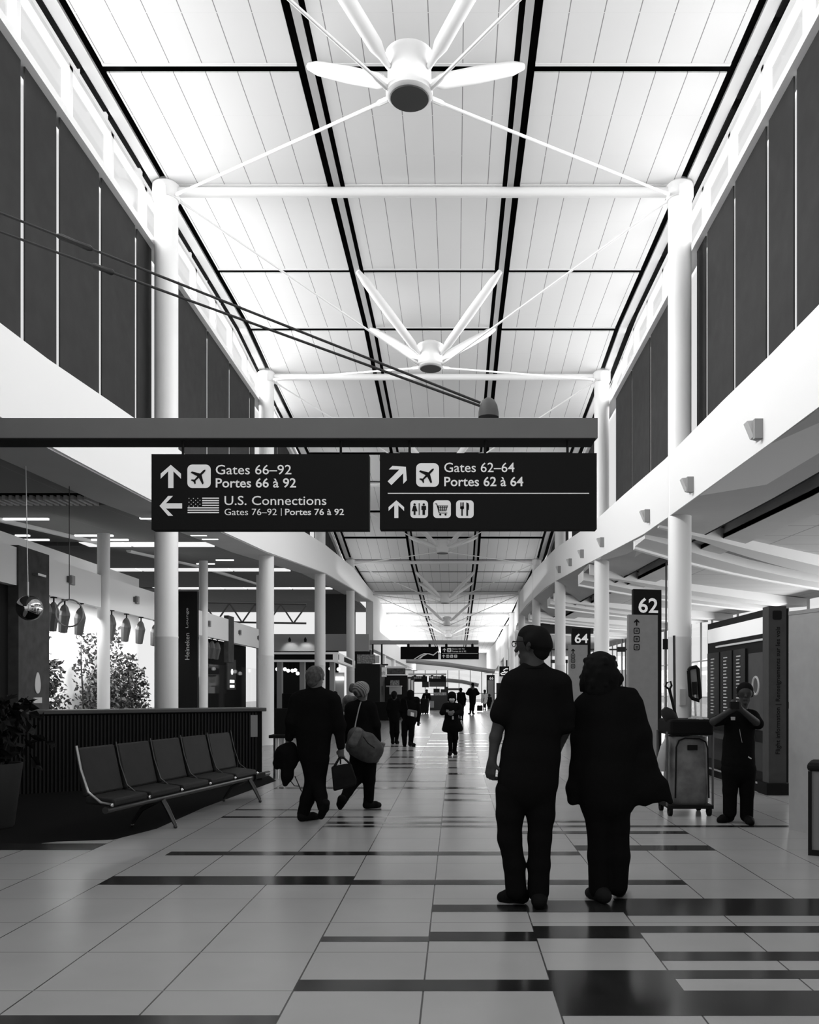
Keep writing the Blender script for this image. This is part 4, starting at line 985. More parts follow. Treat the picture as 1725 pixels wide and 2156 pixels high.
for u in (1.0, 3.15):
    for o in (.22, -.30):
        m = MB(); m.tube([BP(u, .06 + (o > 0) * .0, .32), BP(u, o * .6, .2), BP(u, o, .035)], [.03, .028, .02], 8); m.ball(BP(u, o, .02), .022, 6); m.build('leg', mat('bench_leg', .06, .3, metal=.8), t, smooth=True)
m = MB(); m.hexa([BP(4 * SW + .62, -.2, .3), BP(4 * SW + .92, -.2, .3), BP(4 * SW + .92, .12, .3), BP(4 * SW + .62, .12, .3)], [BP(4 * SW + .62, -.2, .36), BP(4 * SW + .92, -.2, .36), BP(4 * SW + .92, .12, .36), BP(4 * SW + .62, .12, .36)]); m.build('side_table', BLACK, t)

# planter at the left edge
c = Vector((-4.98, 9.3, 0))
t = thing('potted_plant', c, 'tall tapered grey planter with dark foliage, cut by the left edge', 'plant')
m = MB(); m.lathe(c, [(.14, 0), (.16, .02), (.24, .66), (.245, .70), (.22, .70), (.2, .64)], 28); m.build('pot', mat('pot_grey', .03, .6), t, smooth=True)
m = MB(); rl = random.Random(2)
for k in range(9): m.tube([c + Vector((0, 0, .6)), c + Vector((rl.uniform(-.15, .15), rl.uniform(-.15, .15), 1.0)), c + Vector((rl.uniform(-.3, .4), rl.uniform(-.3, .3), rl.uniform(1.2, 1.45)))], [.012, .01, .004], 6)
m.build('stem', STEM, t)
m = MB()
for k in range(260): leaf(m, c + Vector((rl.gauss(0, .17), rl.gauss(0, .17), rl.uniform(.75, 1.42))), rl.uniform(.1, .2), rl)
m.build('foliage', mat('dark_leaf_near', .006, .7, .1), t)
# =================================================================== shops on the left in the middle distance
YK = 33.0
t = thing('bar_kiosk', (at(650, 0, YK).x, YK, 0), 'open bar kiosk with white banded canopy and dark interior, behind the third big left column', 'kiosk')
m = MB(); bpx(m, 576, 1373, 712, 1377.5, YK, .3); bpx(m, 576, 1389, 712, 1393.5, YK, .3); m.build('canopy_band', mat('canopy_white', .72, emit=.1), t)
m = MB(); bpx(m, 576, 1377.5, 712, 1389, YK + .05, .3); m.build('canopy_sign', SIGNB, t)
e = Vector((at(748, 0, 43).x, 43, 0)); s0 = Vector((at(712, 0, YK).x, YK, 0))
zt0, zb0 = at(0, 1373, YK).z, at(0, 1393.5, YK).z
m = MB(); m.hexa([(s0.x, s0.y, zb0), (e.x, e.y, zb0), (e.x - .2, e.y, zb0), (s0.x - .2, s0.y, zb0)], [(s0.x, s0.y, zt0), (e.x, e.y, zt0), (e.x - .2, e.y, zt0), (s0.x - .2, s0.y, zt0)]); m.build('canopy_side', mat('canopy_white', .72), t)
d = e - s0; pA = s0 + d * .3; pB = s0 + d * .75
m = MB(); m.hexa([(pA.x + .0, pA.y, zb0 + .1), (pB.x, pB.y, zb0 + .1), (pB.x + .03, pB.y, zb0 + .1), (pA.x + .03, pA.y, zb0 + .1)], [(pA.x, pA.y, zt0 - .08), (pB.x, pB.y, zt0 - .08), (pB.x + .03, pB.y, zt0 - .08), (pA.x + .03, pA.y, zt0 - .08)]); m.build('side_sign', SIGNB, t)
m = MB(); bpx(m, 560, 1370, 712, 1460, YK + 4.5, .2, ground=True); m.build('back_wall', DARKW, t)
m = MB(); bpx(m, 576, 1460, 700, 1500, YK + .6, .6, ground=True); m.build('bar_front', BLACK, t)
for x in (588, 636, 699):
    m = MB(); bpx(m, x - 5, 1393, x + 5, 1425, YK + .5, .3, ground=True); m.build('post', mat('post_grey', .30), t)
m = MB(); bpx(m, 700, 1416, 724, 1470, YK + 1.2, .2, ground=True); m.build('cooler', mat('cooler_face', .35, .3), t)
m = MB(); bpx(m, 703, 1425, 724, 1432, YK + 1.1, .1); m.build('cooler_light', LAMP, t)
for i, (x, y) in enumerate(((584, 1409), (600, 1409), (607, 1412), (616, 1412), (622, 1411), (627, 1418), (636, 1418), (649, 1414), (696, 1408), (713, 1409))):
    m = MB(); p = at(x, y, YK + 2.2 + .1 * (i % 3)); m.ball(p, .075, 8)
    m.tube([p + Vector((0, 0, .07)), Vector((p.x, p.y, zb0 + .02))], .006, 5, mi=1)
    m.build('globe_lamp', [mat('globe_lit', .9, emit=2.2), BLACK], smooth=True, label='small lit globe lamp over the bar kiosk, %s from the left' % ['first', 'second', 'third', 'fourth', 'fifth', 'sixth', 'seventh', 'eighth', 'ninth', 'tenth'][i], category='lamp', group='globe lamps of the bar kiosk')
m = MB(); bpx(m, 540, 1335, 684, 1371, YK + 3.5, .3); bpx(m, 684, 1335, 777, 1371, YK + 9, .3); struct(m, 'trim_3', mat('shop_band_grey', .34, .8))
for i, x in enumerate((610, 643)):
    p = at(x, 1352, YK + 3.2)
    m = MB(); m.lathe(p, [(.05, 0), (.06, .12), (.02, .2)], 12); m.tube([p + Vector((0, 0, .1)), p + Vector((0, .4, .1))], .015, 6); m.build('spot_lamp', BLACK, label='small spot lamp lighting the grey band over the bar kiosk, %s' % ['left one', 'right one'][i], category='lamp', group='spot lamps above the kiosk')
    ld = bpy.data.lights.new('spot', 'SPOT'); ld.energy = 12; ld.spot_size = R(90); ld.spot_blend = .6; ld.shadow_soft_size = .05
    lo = bpy.data.objects.new('spot_glow', ld); COL.objects.link(lo); lo.location = p + Vector((0, -.15, -.02)); lo.rotation_euler = (Vector((p.x, p.y + .5, p.z - .5)) - lo.location).to_track_quat('-Z', 'Y').to_euler()
# dark grey wall panel beyond the third column
m = MB(); bpx(m, 684, 1238, 746, 1336, 44, .3); m.build('dark_wall_panel', mat('dark_panel', .04, .8), label='dark grey wall panel between the third and fourth big left columns', category='wall panel')
m = MB(); bpx(m, 743, 1285, 748, 1345, 45.5, .2, ground=True); m.build('dark_post', BLACK, label='narrow dark upright post beside the fourth big left column', category='post')
# dark shop wall with hanging menu board
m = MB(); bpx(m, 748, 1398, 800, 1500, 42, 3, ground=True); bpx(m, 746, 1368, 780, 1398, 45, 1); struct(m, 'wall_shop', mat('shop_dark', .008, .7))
m = MB(); bpx(m, 752, 1378, 790, 1397, 40, .15); m.build('menu_board', mat('board_speckled', .28, .8, noise=.6, nscale=14), label='speckled grey hanging board in front of the dark shop', category='board')
m = MB(); bpx(m, 789.5, 1380, 799, 1396, 40, .1); m.build('pale_board', mat('pale_sheet', .7), label='small white board right of the speckled board', category='board')
for i, (x, y0, y1) in enumerate(((785, 1354, 1378), (804, 1354, 1402))):
    m = MB(); bpx(m, x - 1.6, y0, x + 1.6, y1, 46.1, .1); m.build('hanging_post', BLACK, label='dark hanging post in front of the bright far wall, ' + ['left of the pair', 'right of the pair'][i], category='post')
m = MB(); bpx(m, 785, 1398, 817, 1401, 46.1, .2); m.build('shelf_bar', BLACK, label='dark horizontal bar under the hanging posts', category='bar')
t = thing('cafe_sign', at(804, 1425, 43), 'small square white café sign in front of the far shops', 'sign')
m = MB(); bpx(m, 794, 1405, 813.9, 1425, 43, .1); m.build('panel', mat('cafe_white', .75, emit=.15), t)
m = MB(); put_text(m, 'Café', at(797.5, 1420.5, 42.97), (1, 0, 0), (0, 0, 1), width=14 / F * 43, height=8 / F * 43); m.build('lettering', mat('cafe_grey', .25), t)
t = thing('shop', at(835, 1500, 43), 'dark shop front with a grey sign board and white counter, right of the café sign', 'shop')
m = MB(); bpx(m, 814, 1403, 858, 1407, 43, .3); bpx(m, 814, 1419.5, 855, 1422, 43, .3); m.build('white_band', mat('canopy_white', .72), t)
m = MB(); bpx(m, 815, 1407, 853.5, 1419.5, 43.1, .2); m.build('sign_board', mat('shop_sign_grey', .09, noise=.5, nscale=9), t)
m = MB(); bpx(m, 800, 1422, 858, 1500, 46, .2, ground=True); m.build('interior', mat('shop_dark', .008, .7), t)
m = MB(); bpx(m, 813, 1443.5, 846, 1446, 43.5, .4); bpx(m, 820, 1446, 845, 1462, 44, .3); m.build('counter', mat('counter_white', .6), t)
m = MB(); bpx(m, 822, 1432, 840, 1443, 45, .3); m.build('shelf_goods', mat('goods', .3, noise=.8, nscale=12), t)
m = MB(); bpx(m, 790, 1478, 822, 1500, 41.5, .5, ground=True); m.build('low_counter', BLACK, label='low dark counter in front of the shops, left of the walking couple', category='counter')

# =================================================================== far end of the hall
YE = 106.0
ew = MB(); ew.box(-9, 12, YE, YE + .3, 3.9, 7.2); ew.box(-9, -5.2, YE, YE + .3, 0, 4); struct(ew, 'wall_far', WALLW)
fw = MB()
for x in np.arange(-5.2, 6.1, 1.4): fw.box(x - .05, x + .05, YE, YE + .15, 0, 3.9)
fw.box(-5.2, 6, YE, YE + .15, 1.0, 1.1)
f = struct(fw, 'window_4', mat('mullion_grey', .28)); g = MB(); g.box(-5.2, 6, YE + .06, YE + .08, 0, 3.9); g.build('window_pane', GLASS, parent=f)
# tall white-framed cabinets and boards among the far shops
rs = random.Random(11)
def far_box(x0, y0, x1, y1, Y, d, mname, v, label, cat, name, emit=0, ground=False, group=None):
    mm = MB(); bpx(mm, x0, y0, x1, y1, Y, d, ground=ground)
    o = mm.build(name, mat(mname, v, .7, emit=emit), label=label, category=cat)
    if group: o['group'] = group
    return o
far_box(889, 1435, 903, 1447, 88.05, .3, 'far_black', .01, 'small black hanging board under the far pair of signs, left one', 'board', 'hanging_board')
far_box(904, 1435, 940, 1446, 88.05, .3, 'far_dark', .05, 'long dark hanging board under the far pair of signs, middle one', 'board', 'hanging_board')
far_box(943.5, 1449, 972, 1453.5, 66.1, .3, 'far_dark', .05, 'dark hanging board at the far end, right of the thin far post', 'board', 'hanging_board')
far_box(860, 1429, 864, 1452, 60, .3, 'pale_lit', .7, 'slim pale upright panel at the far left shops, left one of two', 'panel', 'upright_panel', ground=True)
far_box(866, 1432, 870, 1452, 60, .3, 'pale_lit', .7, 'slim pale upright panel at the far left shops, right one of two', 'panel', 'upright_panel', ground=True)
far_box(856, 1425, 872, 1500, 62, .5, 'far_shop_dark', .015, 'dark far shop pier behind the two slim pale panels', 'pier', 'shop_pier', ground=True)
far_box(913, 1450, 926, 1459, 63.2, .3, 'far_black', .01, 'small dark screen above the far service desk, left one', 'screen', 'desk_screen')
far_box(928, 1451, 939, 1459, 63.2, .3, 'far_black', .01, 'small dark screen above the far service desk, right one', 'screen', 'desk_screen')
t = thing('service_desk', at(925, 1496, 62), 'dark far service desk in the middle of the hall end', 'desk')
m = MB(); bpx(m, 905, 1464, 943, 1496, 62, 1.2, ground=True); m.build('body', mat('desk_dark', .03), t)
m = MB(); bpx(m, 905, 1476, 914, 1490, 61.9, .1); m.build('side_panel', mat('desk_pale', .25), t)
m = MB(); bpx(m, 913, 1458, 940, 1464, 63, .6); m.build('top_goods', mat('goods', .3), t)
far_box(936, 1446, 944, 1468, 66, .5, 'far_black', .01, 'slim dark far pillar standing on the service desk line', 'pillar', 'slim_pillar', ground=True)
# far ceiling ribs
for i, (x0, y0, x1, y1, Y) in enumerate(((845, 1390, 1042, 1414, 84), (940, 1432, 1008, 1443, 98))):
    a = at(x0, y0, Y); b = at(x1, y1, Y)
    m = MB(); m.tube([a, (a + b) / 2 + Vector((0, 0, .12)), b], .22, 8); m.build('ceiling_rib', mat('rib_grey', .2), label='dark sloping ceiling rib at the far end, %s' % ['nearer and longer one', 'farther and shorter one'][i], category='rib', group='far ceiling ribs')
# black shop sign with a white swirl on the right
t = thing('shop_sign', at(1064, 1425, 66), 'black square shop sign with a white S-shaped swirl, left of the near man', 'sign')
m = MB(); bpx(m, 1052, 1403, 1078, 1424, 66, .2); m.build('panel', SIGNB, t)
m = MB(); P_ = [at(780 + x / 5.75, 1300 + y / 5.75, 65.95) for x, y in ((1668, 622), (1640, 622), (1612, 640), (1625, 655), (1650, 668), (1635, 688), (1590, 692), (1580, 682), (1600, 668), (1662, 660))]
m.tube(P_, .046, 6); m.build('swirl', mat('swirl_white', .8, emit=.3), t)
m = MB(); bpx(m, 1066, 1390, 1069, 1403, 66.05, .1); m.build('hanging_rod', BLACK, t)
far_box(1046, 1438, 1062, 1500, 46, .4, 'far_shop_dark', .015, 'dark upright shop pier under the black swirl sign', 'pier', 'shop_pier', ground=True)
far_box(1054, 1424, 1064, 1438, 66.05, .2, 'pale_lit', .7, 'small pale light box under the black swirl sign', 'light box', 'light_box', emit=.2)
# dark band above the gate area and black panels on the right
far_box(1136, 1295, 1250, 1334, 50, .3, 'band_dark', .03, 'long dark fascia band over the gate shops behind the right columns', 'fascia', 'dark_fascia')
for i_, (x0, y0, x1, y1) in enumerate(((1160, 1366, 1330, 1369), (1160, 1389, 1196, 1396))):
    mm = MB(); bpx(mm, x0, y0, x1, y1, 34 + i_ * .6, .1)
    for xx in (x0, x1 - 3): bpx(mm, xx, y0, xx + 2, 1500, 34 + i_ * .6, .06, ground=True)
    mm.build('window_rail', mat('rail_dark2', .03), label='dark horizontal rail across the bright gate windows, %s one' % ['upper', 'lower'][i_], category='rail')
far_box(1301, 1362, 1318, 1372, 28.9, .15, 'far_black', .01, 'small dark monitor beside the gate pylon numbered 62', 'monitor', 'gate_monitor')
for i, x in enumerate((1310.5, 1317.5)):
    mm = MB(); bpx(mm, x - 1, 1345, x + 1, 1480, 29, .05, ground=True); mm.build('slim_post', mat('rail_dark', .03), label='slim dark post left of the gate pylon numbered 62, %s one' % ['left', 'right'][i], category='post', group='slim posts by gate 62')
far_box(1304, 1411, 1319, 1450, 30, .4, 'box_white', .7, 'white box unit beside the gate pylon numbered 62', 'cabinet', 'white_cabinet', ground=True)
far_box(1180, 1420, 1320, 1500, 36, 1.0, 'gate_counter', .03, 'dark gate counter behind the couple', 'counter', 'gate_counter', ground=True)
far_box(1655, 1478, 1666, 1492, 13.5, .3, 'far_black', .01, 'small black device beside the flight board pillar', 'device', 'small_device')
far_box(1655, 1492, 1668, 1500, 13.5, .3, 'box_white', .7, 'small white box under the black device by the flight board pillar', 'box', 'small_box', ground=True)
# hanging dark posts in the right distance
for i, (x, y0, y1) in enumerate(((1080, 1340, 1410),)):
    mm = MB(); bpx(mm, x - 2, y0, x + 2, y1, 66, .15); mm.build('hanging_post', BLACK, label='dark hanging post with a lamp left of the near man', category='post')
# =================================================================== people: one smooth surface per body, clothing and hair as parts
def sdf_mesh(prims, res, k):
    """surface of smoothly joined round cones; prim = (a, ra, b, rb, flat_y[, k])"""
    P = []
    for p in prims:
        a, ra, b, rb = np.array(p[0], float), p[1], np.array(p[2], float), p[3]
        P.append((a, ra, b, rb, p[4] if len(p) > 4 else 1.0, p[5] if len(p) > 5 else k))
    mn = np.min([np.minimum(a, b) - max(ra, rb) * np.array([1, max(1, fy), 1]) for a, ra, b, rb, fy, _ in P], axis=0) - 4 * res
    mx = np.max([np.maximum(a, b) + max(ra, rb) * np.array([1, max(1, fy), 1]) for a, ra, b, rb, fy, _ in P], axis=0) + 4 * res
    n = np.ceil((mx - mn) / res).astype(int) + 1
    Fd = np.full(n, 0.3, np.float32)
    ax = [mn[i] + res * np.arange(n[i]) for i in range(3)]
    for a, ra, b, rb, fy, kk in P:
        rad = max(ra, rb); pad = 3 * kk + 3 * res
        lo = np.minimum(a, b) - rad * np.array([1, max(fy, .3), 1]) - pad; hi = np.maximum(a, b) + rad * np.array([1, max(fy, .3), 1]) + pad
        i0 = np.maximum(((lo - mn) / res).astype(int), 0); i1 = np.minimum(((hi - mn) / res).astype(int) + 2, n)
        X = ax[0][i0[0]:i1[0]][:, None, None]; Y = ax[1][i0[1]:i1[1]][None, :, None]; Z = ax[2][i0[2]:i1[2]][None, None, :]
        ba = b - a; ba = ba * np.array([1, 1 / fy, 1]); L = float(ba @ ba) + 1e-12
        px, py, pz = X - a[0], (Y - a[1]) / fy, Z - a[2]
        t = np.clip((px * ba[0] + py * ba[1] + pz * ba[2]) / L, 0, 1)
        d = np.sqrt((px - t * ba[0]) ** 2 + (py - t * ba[1]) ** 2 + (pz - t * ba[2]) ** 2) - (ra + (rb - ra) * t)
        d = d * min(1.0, fy ** .5)
        S_ = Fd[i0[0]:i1[0], i0[1]:i1[1], i0[2]:i1[2]]
        h = np.clip(.5 + .5 * (S_ - d) / kk, 0, 1)
        S_[...] = S_ + (d - S_) * h - kk * h * (1 - h)
    ins = Fd < 0
    acc = np.zeros(tuple(n - 1) + (3,), np.float32); cnt = np.zeros(tuple(n - 1), np.float32)
    nx, ny, nz = n
    import itertools
    for axis in range(3):
        for o1, o2 in itertools.product((0, 1), (0, 1)):
            s0 = [None] * 3; s1 = [None] * 3; others = [q for q in range(3) if q != axis]
            offs = {others[0]: o1, others[1]: o2}
            for q in range(3):
                if q == axis: s0[q] = slice(0, n[q] - 1); s1[q] = slice(1, n[q])
                else: s0[q] = slice(offs[q], n[q] - 1 + offs[q]); s1[q] = s0[q]
            f0, f1 = Fd[tuple(s0)], Fd[tuple(s1)]; c = (f0 < 0) != (f1 < 0)
            t = np.where(c, f0 / np.where(c, f0 - f1, 1), 0)
            cnt += c
            acc[..., axis] += t * c
            for q in others: acc[..., q] += offs[q] * c
    act = cnt > 0
    idx = -np.ones(tuple(n - 1), int); idx[act] = np.arange(act.sum())
    cells = np.argwhere(act); V = mn + res * (cells + acc[act] / cnt[act][:, None])
    Q = []
    for axis in range(3):
        o = [q for q in range(3) if q != axis]
        s0 = [slice(1, n[q] - 1) for q in range(3)]; s1 = list(s0); s0[axis] = slice(0, n[axis] - 1); s1[axis] = slice(1, n[axis])
        a_, b_ = ins[tuple(s0)], ins[tuple(s1)]
        E = np.argwhere(a_ != b_)
        if len(E) == 0: continue
        base = E.copy()
        for q in o: base[:, q] += 1
        sgn = a_[tuple(E.T)]
        def cid(d1, d2):
            c = base.copy(); c[:, o[0]] -= d1; c[:, o[1]] -= d2
            return idx[tuple(c.T)]
        q4 = np.stack([cid(1, 1), cid(0, 1), cid(0, 0), cid(1, 0)], 1)
        flip = sgn if axis != 1 else ~sgn
        q4[~flip] = q4[~flip][:, ::-1]
        Q.append(q4)
    Q = np.concatenate(Q); Q = Q[(Q >= 0).all(1)]
    return V, Q

def sdf_obj(name, prims, res, k, m, parent, label=None):
    V, Q = sdf_mesh(prims, res, k)
    w = np.array(parent['_w']); V = V - w
    me = bpy.data.meshes.new(name); me.from_pydata(V.tolist(), [], Q.tolist()); me.materials.append(m)
    me.polygons.foreach_set('use_smooth', [True] * len(me.polygons))
    o = bpy.data.objects.new(name, me); COL.objects.link(o); o.parent = parent
    if label: o['label'] = label
    return o

def head_prims(c, hh, yaw, tilt=0.0):
    """head of height hh centred at c; yaw 0 faces away (+Y), positive turns to its left (towards -X)"""
    c = np.array(c); u = hh / 0.235
    cy, sy = math.cos(yaw), math.sin(yaw)
    def W(x, y, z):          # local: y forward, x right
        return c + u * np.array([x * cy - y * sy, x * sy + y * cy, z])
    pr = [(W(0, -.018, .032), .088 * u, W(0, .025, .036), .082 * u), (W(0, .03, -.01), .066 * u, W(0, .045, -.075), .042 * u), (W(-.03, .03, -.06), .03 * u, W(.03, .03, -.06), .03 * u),
          (W(0, .095, .018), .009 * u, W(0, .116, -.022), .014 * u, 1, .01), (W(-.022, .088, -.052), .007 * u, W(.022, .088, -.052), .007 * u, 1, .006), (W(-.018, .086, -.062), .008 * u, W(.018, .086, -.062), .008 * u, 1, .006), (W(0, .075, -.098), .018 * u, W(0, .075, -.10), .018 * u, 1, .015),
          (W(-.045, .083, .028), .012 * u, W(-.02, .092, .028), .012 * u, 1, .012), (W(.045, .083, .028), .012 * u, W(.02, .092, .028), .012 * u, 1, .012), (W(-.034, .082, .008), .012 * u, W(-.032, .082, .008), .012 * u, 1, .004), (W(.034, .082, .008), .012 * u, W(.032, .082, .008), .012 * u, 1, .004)]
    for s in (-1, 1):
        pr += [(W(s * .088, -.005, .025), .016 * u, W(s * .082, .002, -.022), .010 * u, 1, .008), (W(s * .095, -.016, .022), .010 * u, W(s * .094, -.014, .002), .009 * u, 1, .006)]
    return pr, W

def hand_prims(wrist, down, curl, thumb, size=1.0, bend=1.0):
    """palm, four unequal bent fingers and a thumb from the side of the palm"""
    d = Vector(down).normalized(); c = Vector(curl); c = (c - d * c.dot(d)).normalized(); n = Vector(thumb); n = (n - d * n.dot(d) - c * n.dot(c)).normalized()
    w = Vector(wrist); s = size
    pr = [(w, .026 * s, w + d * .03 * s, .026 * s, 1, .015)]
    for i, (o, L) in enumerate(((.028, .95), (.010, 1.05), (-.010, 1.0), (-.028, .8))):
        k0 = w + d * .088 * s + n * o * s
        pr.append((w + d * .02 * s + n * o * .6 * s, .018 * s, k0, .0125 * s, 1, .012))
        a = R(35) * bend; b = R(85) * bend; e = R(125) * bend
        p1 = k0 + (d * math.cos(a) + c * math.sin(a)) * .042 * L * s; p2 = p1 + (d * math.cos(b) + c * math.sin(b)) * .028 * L * s; p3 = p2 + (d * math.cos(e) + c * math.sin(e)) * .021 * L * s
        pr += [(k0, .0105 * s, p1, .0095 * s, 1, .004), (p1, .0095 * s, p2, .0088 * s, 1, .004), (p2, .0088 * s, p3, .008 * s, 1, .004)]
    t0 = w + d * .025 * s + n * .022 * s; t1 = t0 + (n * .75 + d * .55 + c * .35).normalized() * .042 * s; t2 = t1 + (d * .8 + c * .45 + n * .1).normalized() * .032 * s
    pr += [(t0, .0145 * s, t1, .0115 * s, 1, .008), (t1, .0115 * s, t2, .009 * s, 1, .004)]
    return [(tuple(p[0]), p[1], tuple(p[2]), p[3]) + tuple(p[4:]) for p in pr]

class Person:
    """pose read off the photo: joints in crop pixels (x, y), depth offset in metres, radius in crop pixels"""
    def __init__(s, ox, oy, sc, Y, label, foot, group=None, res=.008):
        s.ox, s.oy, s.sc, s.Y, s.res = ox, oy, sc, Y, res
        p = s.p(*foot); s.t = thing('person', (p[0], p[1], 0), label, 'person', group)
    def p(s, x, y, dy=0.0):
        v = at(s.ox + x / s.sc, s.oy + y / s.sc, s.Y + dy); return (v.x, v.y, max(v.z, 0.004))
    def r(s, q): return q / s.sc * s.Y / F
    def c(s, x0, y0, r0, x1, y1, r1, d0=0.0, d1=None, flat=1.0, k=None):
        d1 = d0 if d1 is None else d1
        q = (s.p(x0, y0, d0), s.r(r0), s.p(x1, y1, d1), s.r(r1), flat)
        return q + ((k,) if k else ())
    def part(s, name, prims, m, k=.03, res=None, label=None): return sdf_obj(name, prims, res or s.res, k, m, s.t, label)

SKIN = mat('skin', 0.03, 0.6, 0.2); SKINL = mat('skin_light', .16, .5)
CLOTH = mat('black_cloth', 0.005, 0.95, 0.03, bump=.3, nscale=20); TROU = mat('dark_trousers', 0.0045, 0.95, 0.03, bump=.3, nscale=20)
SHOE = mat('dark_shoe', 0.005, 0.8, 0.06); HAIRD = mat('dark_hair', 0.006, 0.85, 0.05); HAIRG = mat('grey_hair', .05, .7, noise=.5, nscale=30); HAIRB = mat('blond_hair', .22, .6, noise=.8, nscale=45)
def stripe_hair(name, lo, hi, scale):
    m = mat(name, hi, .6); nt = m.node_tree; b = nt.nodes['Principled BSDF']
    tc = nt.nodes.new('ShaderNodeTexCoord'); wv = nt.nodes.new('ShaderNodeTexWave'); wv.bands_direction = 'DIAGONAL'
    wv.inputs['Scale'].default_value = scale; wv.inputs['Distortion'].default_value = 3; wv.inputs['Detail'].default_value = 3
    r = nt.nodes.new('ShaderNodeValToRGB'); r.color_ramp.elements[0].color = (lo, lo, lo, 1); r.color_ramp.elements[1].color = (hi, hi, hi, 1)
    nt.links.new(tc.outputs['Object'], wv.inputs['Vector']); nt.links.new(wv.outputs['Fac'], r.inputs['Fac']); nt.links.new(r.outputs['Color'], b.inputs['Base Color'])
    return m
HAIRB = stripe_hair('streaked_hair', .03, .22, 14)
def shoe(P, hx, hy, tx, ty, r, d0, d1):
    """shoe from heel to toe with a flat bottom on the floor"""
    a = P.p(hx, hy, d0); b = P.p(tx, ty, d1); q = P.r(r)
    pr = [(a, q, b, q * .8, 1, .02)]
    return pr
def flat_foot(a, b, r, h=.05):
    """sole lying on the floor between two floor points"""
    a = Vector((a[0], a[1], 0)); b = Vector((b[0], b[1], 0)); d = b - a
    pr = []
    for (u, rr_, z) in ((0.05, r * .85, .045), (.35, r * .85, .045), (.7, r * 1.05, .038), (.95, r * .85, .03)):
        p = a + d * u; pr.append((p.x, p.y, z, rr_))
    out = []
    for q, e in zip(pr[:-1], pr[1:]): out.append((q[:3], q[3] * .9, e[:3], e[3] * .9, 1, .02))
    return out
def clampz(o):
    me = o.data
    for v in me.vertices:
        if v.co.z < 0.002: v.co.z = 0.002
    me.update()

# ---- man in dark short-sleeved shirt, near right
P = Person(1000, 1280, 3.219, 5.9, 'man seen from behind in dark short-sleeved T-shirt, wearing glasses, head turned left', (340, 1990), res=.0075)
hc = P.p(398, 262); hp, W = head_prims(hc, .262, R(62))
body = hp + [P.c(400, 330, 66, 400, 440, 78), P.c(300, 500, 95, 500, 500, 95, flat=.75), P.c(400, 560, 150, 400, 900, 150, flat=.65), P.c(380, 1000, 150, 370, 1170, 150, flat=.7),
    P.c(235, 540, 60, 175, 760, 48), P.c(172, 760, 46, 140, 880, 40), P.c(140, 880, 40, 118, 1040, 27, 0, -.02),
    P.c(590, 540, 62, 625, 800, 46), P.c(625, 800, 42, 560, 960, 30, 0, .28),
    P.c(250, 1200, 85, 245, 1560, 62), P.c(245, 1560, 60, 270, 1880, 42), P.c(440, 1210, 88, 438, 1560, 64), P.c(438, 1560, 60, 430, 1890, 44)]
hw = P.p(117, 1035, -.02)
body += hand_prims(hw, (-.14, 0, -1), (.5, .8, 0), (.7, -.6, 0), 1.02, 1.0)
body += hand_prims(P.p(560, 965, .29), (-.6, .7, -.3), (-.4, -.2, -.9), (0, .4, 1), 1.0, 1.0)
P.part('body', body, SKIN, .022)
P.part('hair', [(W(0, -.022, .042), .098, W(0, .02, .056), .090, 1, .02), (W(0, -.05, .0), .082, W(0, -.045, -.03), .066, 1, .03), (W(-.06, -.01, .03), .05, W(.06, -.01, .03), .05, 1, .02)], HAIRD, .02)
P.part('shirt', [P.c(305, 500, 90, 505, 505, 92, flat=.8), P.c(400, 430, 92, 400, 480, 110, flat=.8), P.c(400, 560, 175, 400, 800, 182, flat=.68), P.c(395, 800, 182, 385, 1000, 190, flat=.72), P.c(375, 1000, 195, 362, 1150, 196, flat=.72), P.c(362, 1150, 196, 362, 1185, 196, flat=.72),
    P.c(265, 520, 88, 195, 720, 76), P.c(195, 690, 76, 180, 722, 74), P.c(570, 520, 90, 610, 700, 66), P.c(610, 700, 62, 622, 800, 56)], CLOTH, .04)
P.part('trousers', [P.c(362, 1130, 180, 362, 1200, 182, flat=.75), P.c(243, 1240, 104, 238, 1400, 92), P.c(238, 1400, 92, 236, 1560, 80), P.c(236, 1560, 80, 268, 1740, 72), P.c(268, 1740, 72, 278, 1915, 70), P.c(448, 1240, 104, 448, 1400, 94), P.c(448, 1400, 92, 440, 1560, 79), P.c(440, 1560, 79, 436, 1740, 74), P.c(436, 1740, 73, 432, 1925, 72)], TROU, .025)
la, lb = P.p(315, 1965, .10), P.p(178, 1975, .18)
o = P.part('shoe', flat_foot((la[0] + .02, 5.99), (lb[0], 6.06), .052) + [(P.p(280, 1930, .06), .055, (la[0], 5.99, .06), .05, 1, .03)], SHOE, .02); clampz(o)
ra = P.p(436, 2000, -.06)
o = P.part('shoe', flat_foot((ra[0], 5.83), (ra[0] + .035, 6.10), .054) + [(P.p(432, 1930, 0), .058, (ra[0], 5.85, .06), .052, 1, .03)], SHOE, .02); clampz(o)
g = MB(); g.tube([W(-.098, .0, .028), W(-.092, .07, .03), W(-.06, .115, .028)], .0035, 6); g.tube([W(.098, .0, .028), W(.092, .07, .03), W(.06, .115, .028)], .0035, 6)
for s_ in (-1, 1):
    g.tube([W(s_ * .035 + .025 * math.cos(q), .118, .018 + .018 * math.sin(q)) for q in [k * math.pi / 8 for k in range(17)]], .0028, 5)
g.tube([W(-.01, .122, .022), W(.01, .122, .022)], .0028, 5)
g.build('glasses', BLACK, P.t)
c_ = MB(); cc = Vector(P.p(400, 420)); c_.tube([cc + Vector((.087 * math.cos(q), .075 * math.sin(q), .012 * math.sin(q) * -1 + .0)) for q in [k * math.pi / 16 for k in range(33)]], .012, 8); c_.build('collar', CLOTH, P.t, smooth=True)

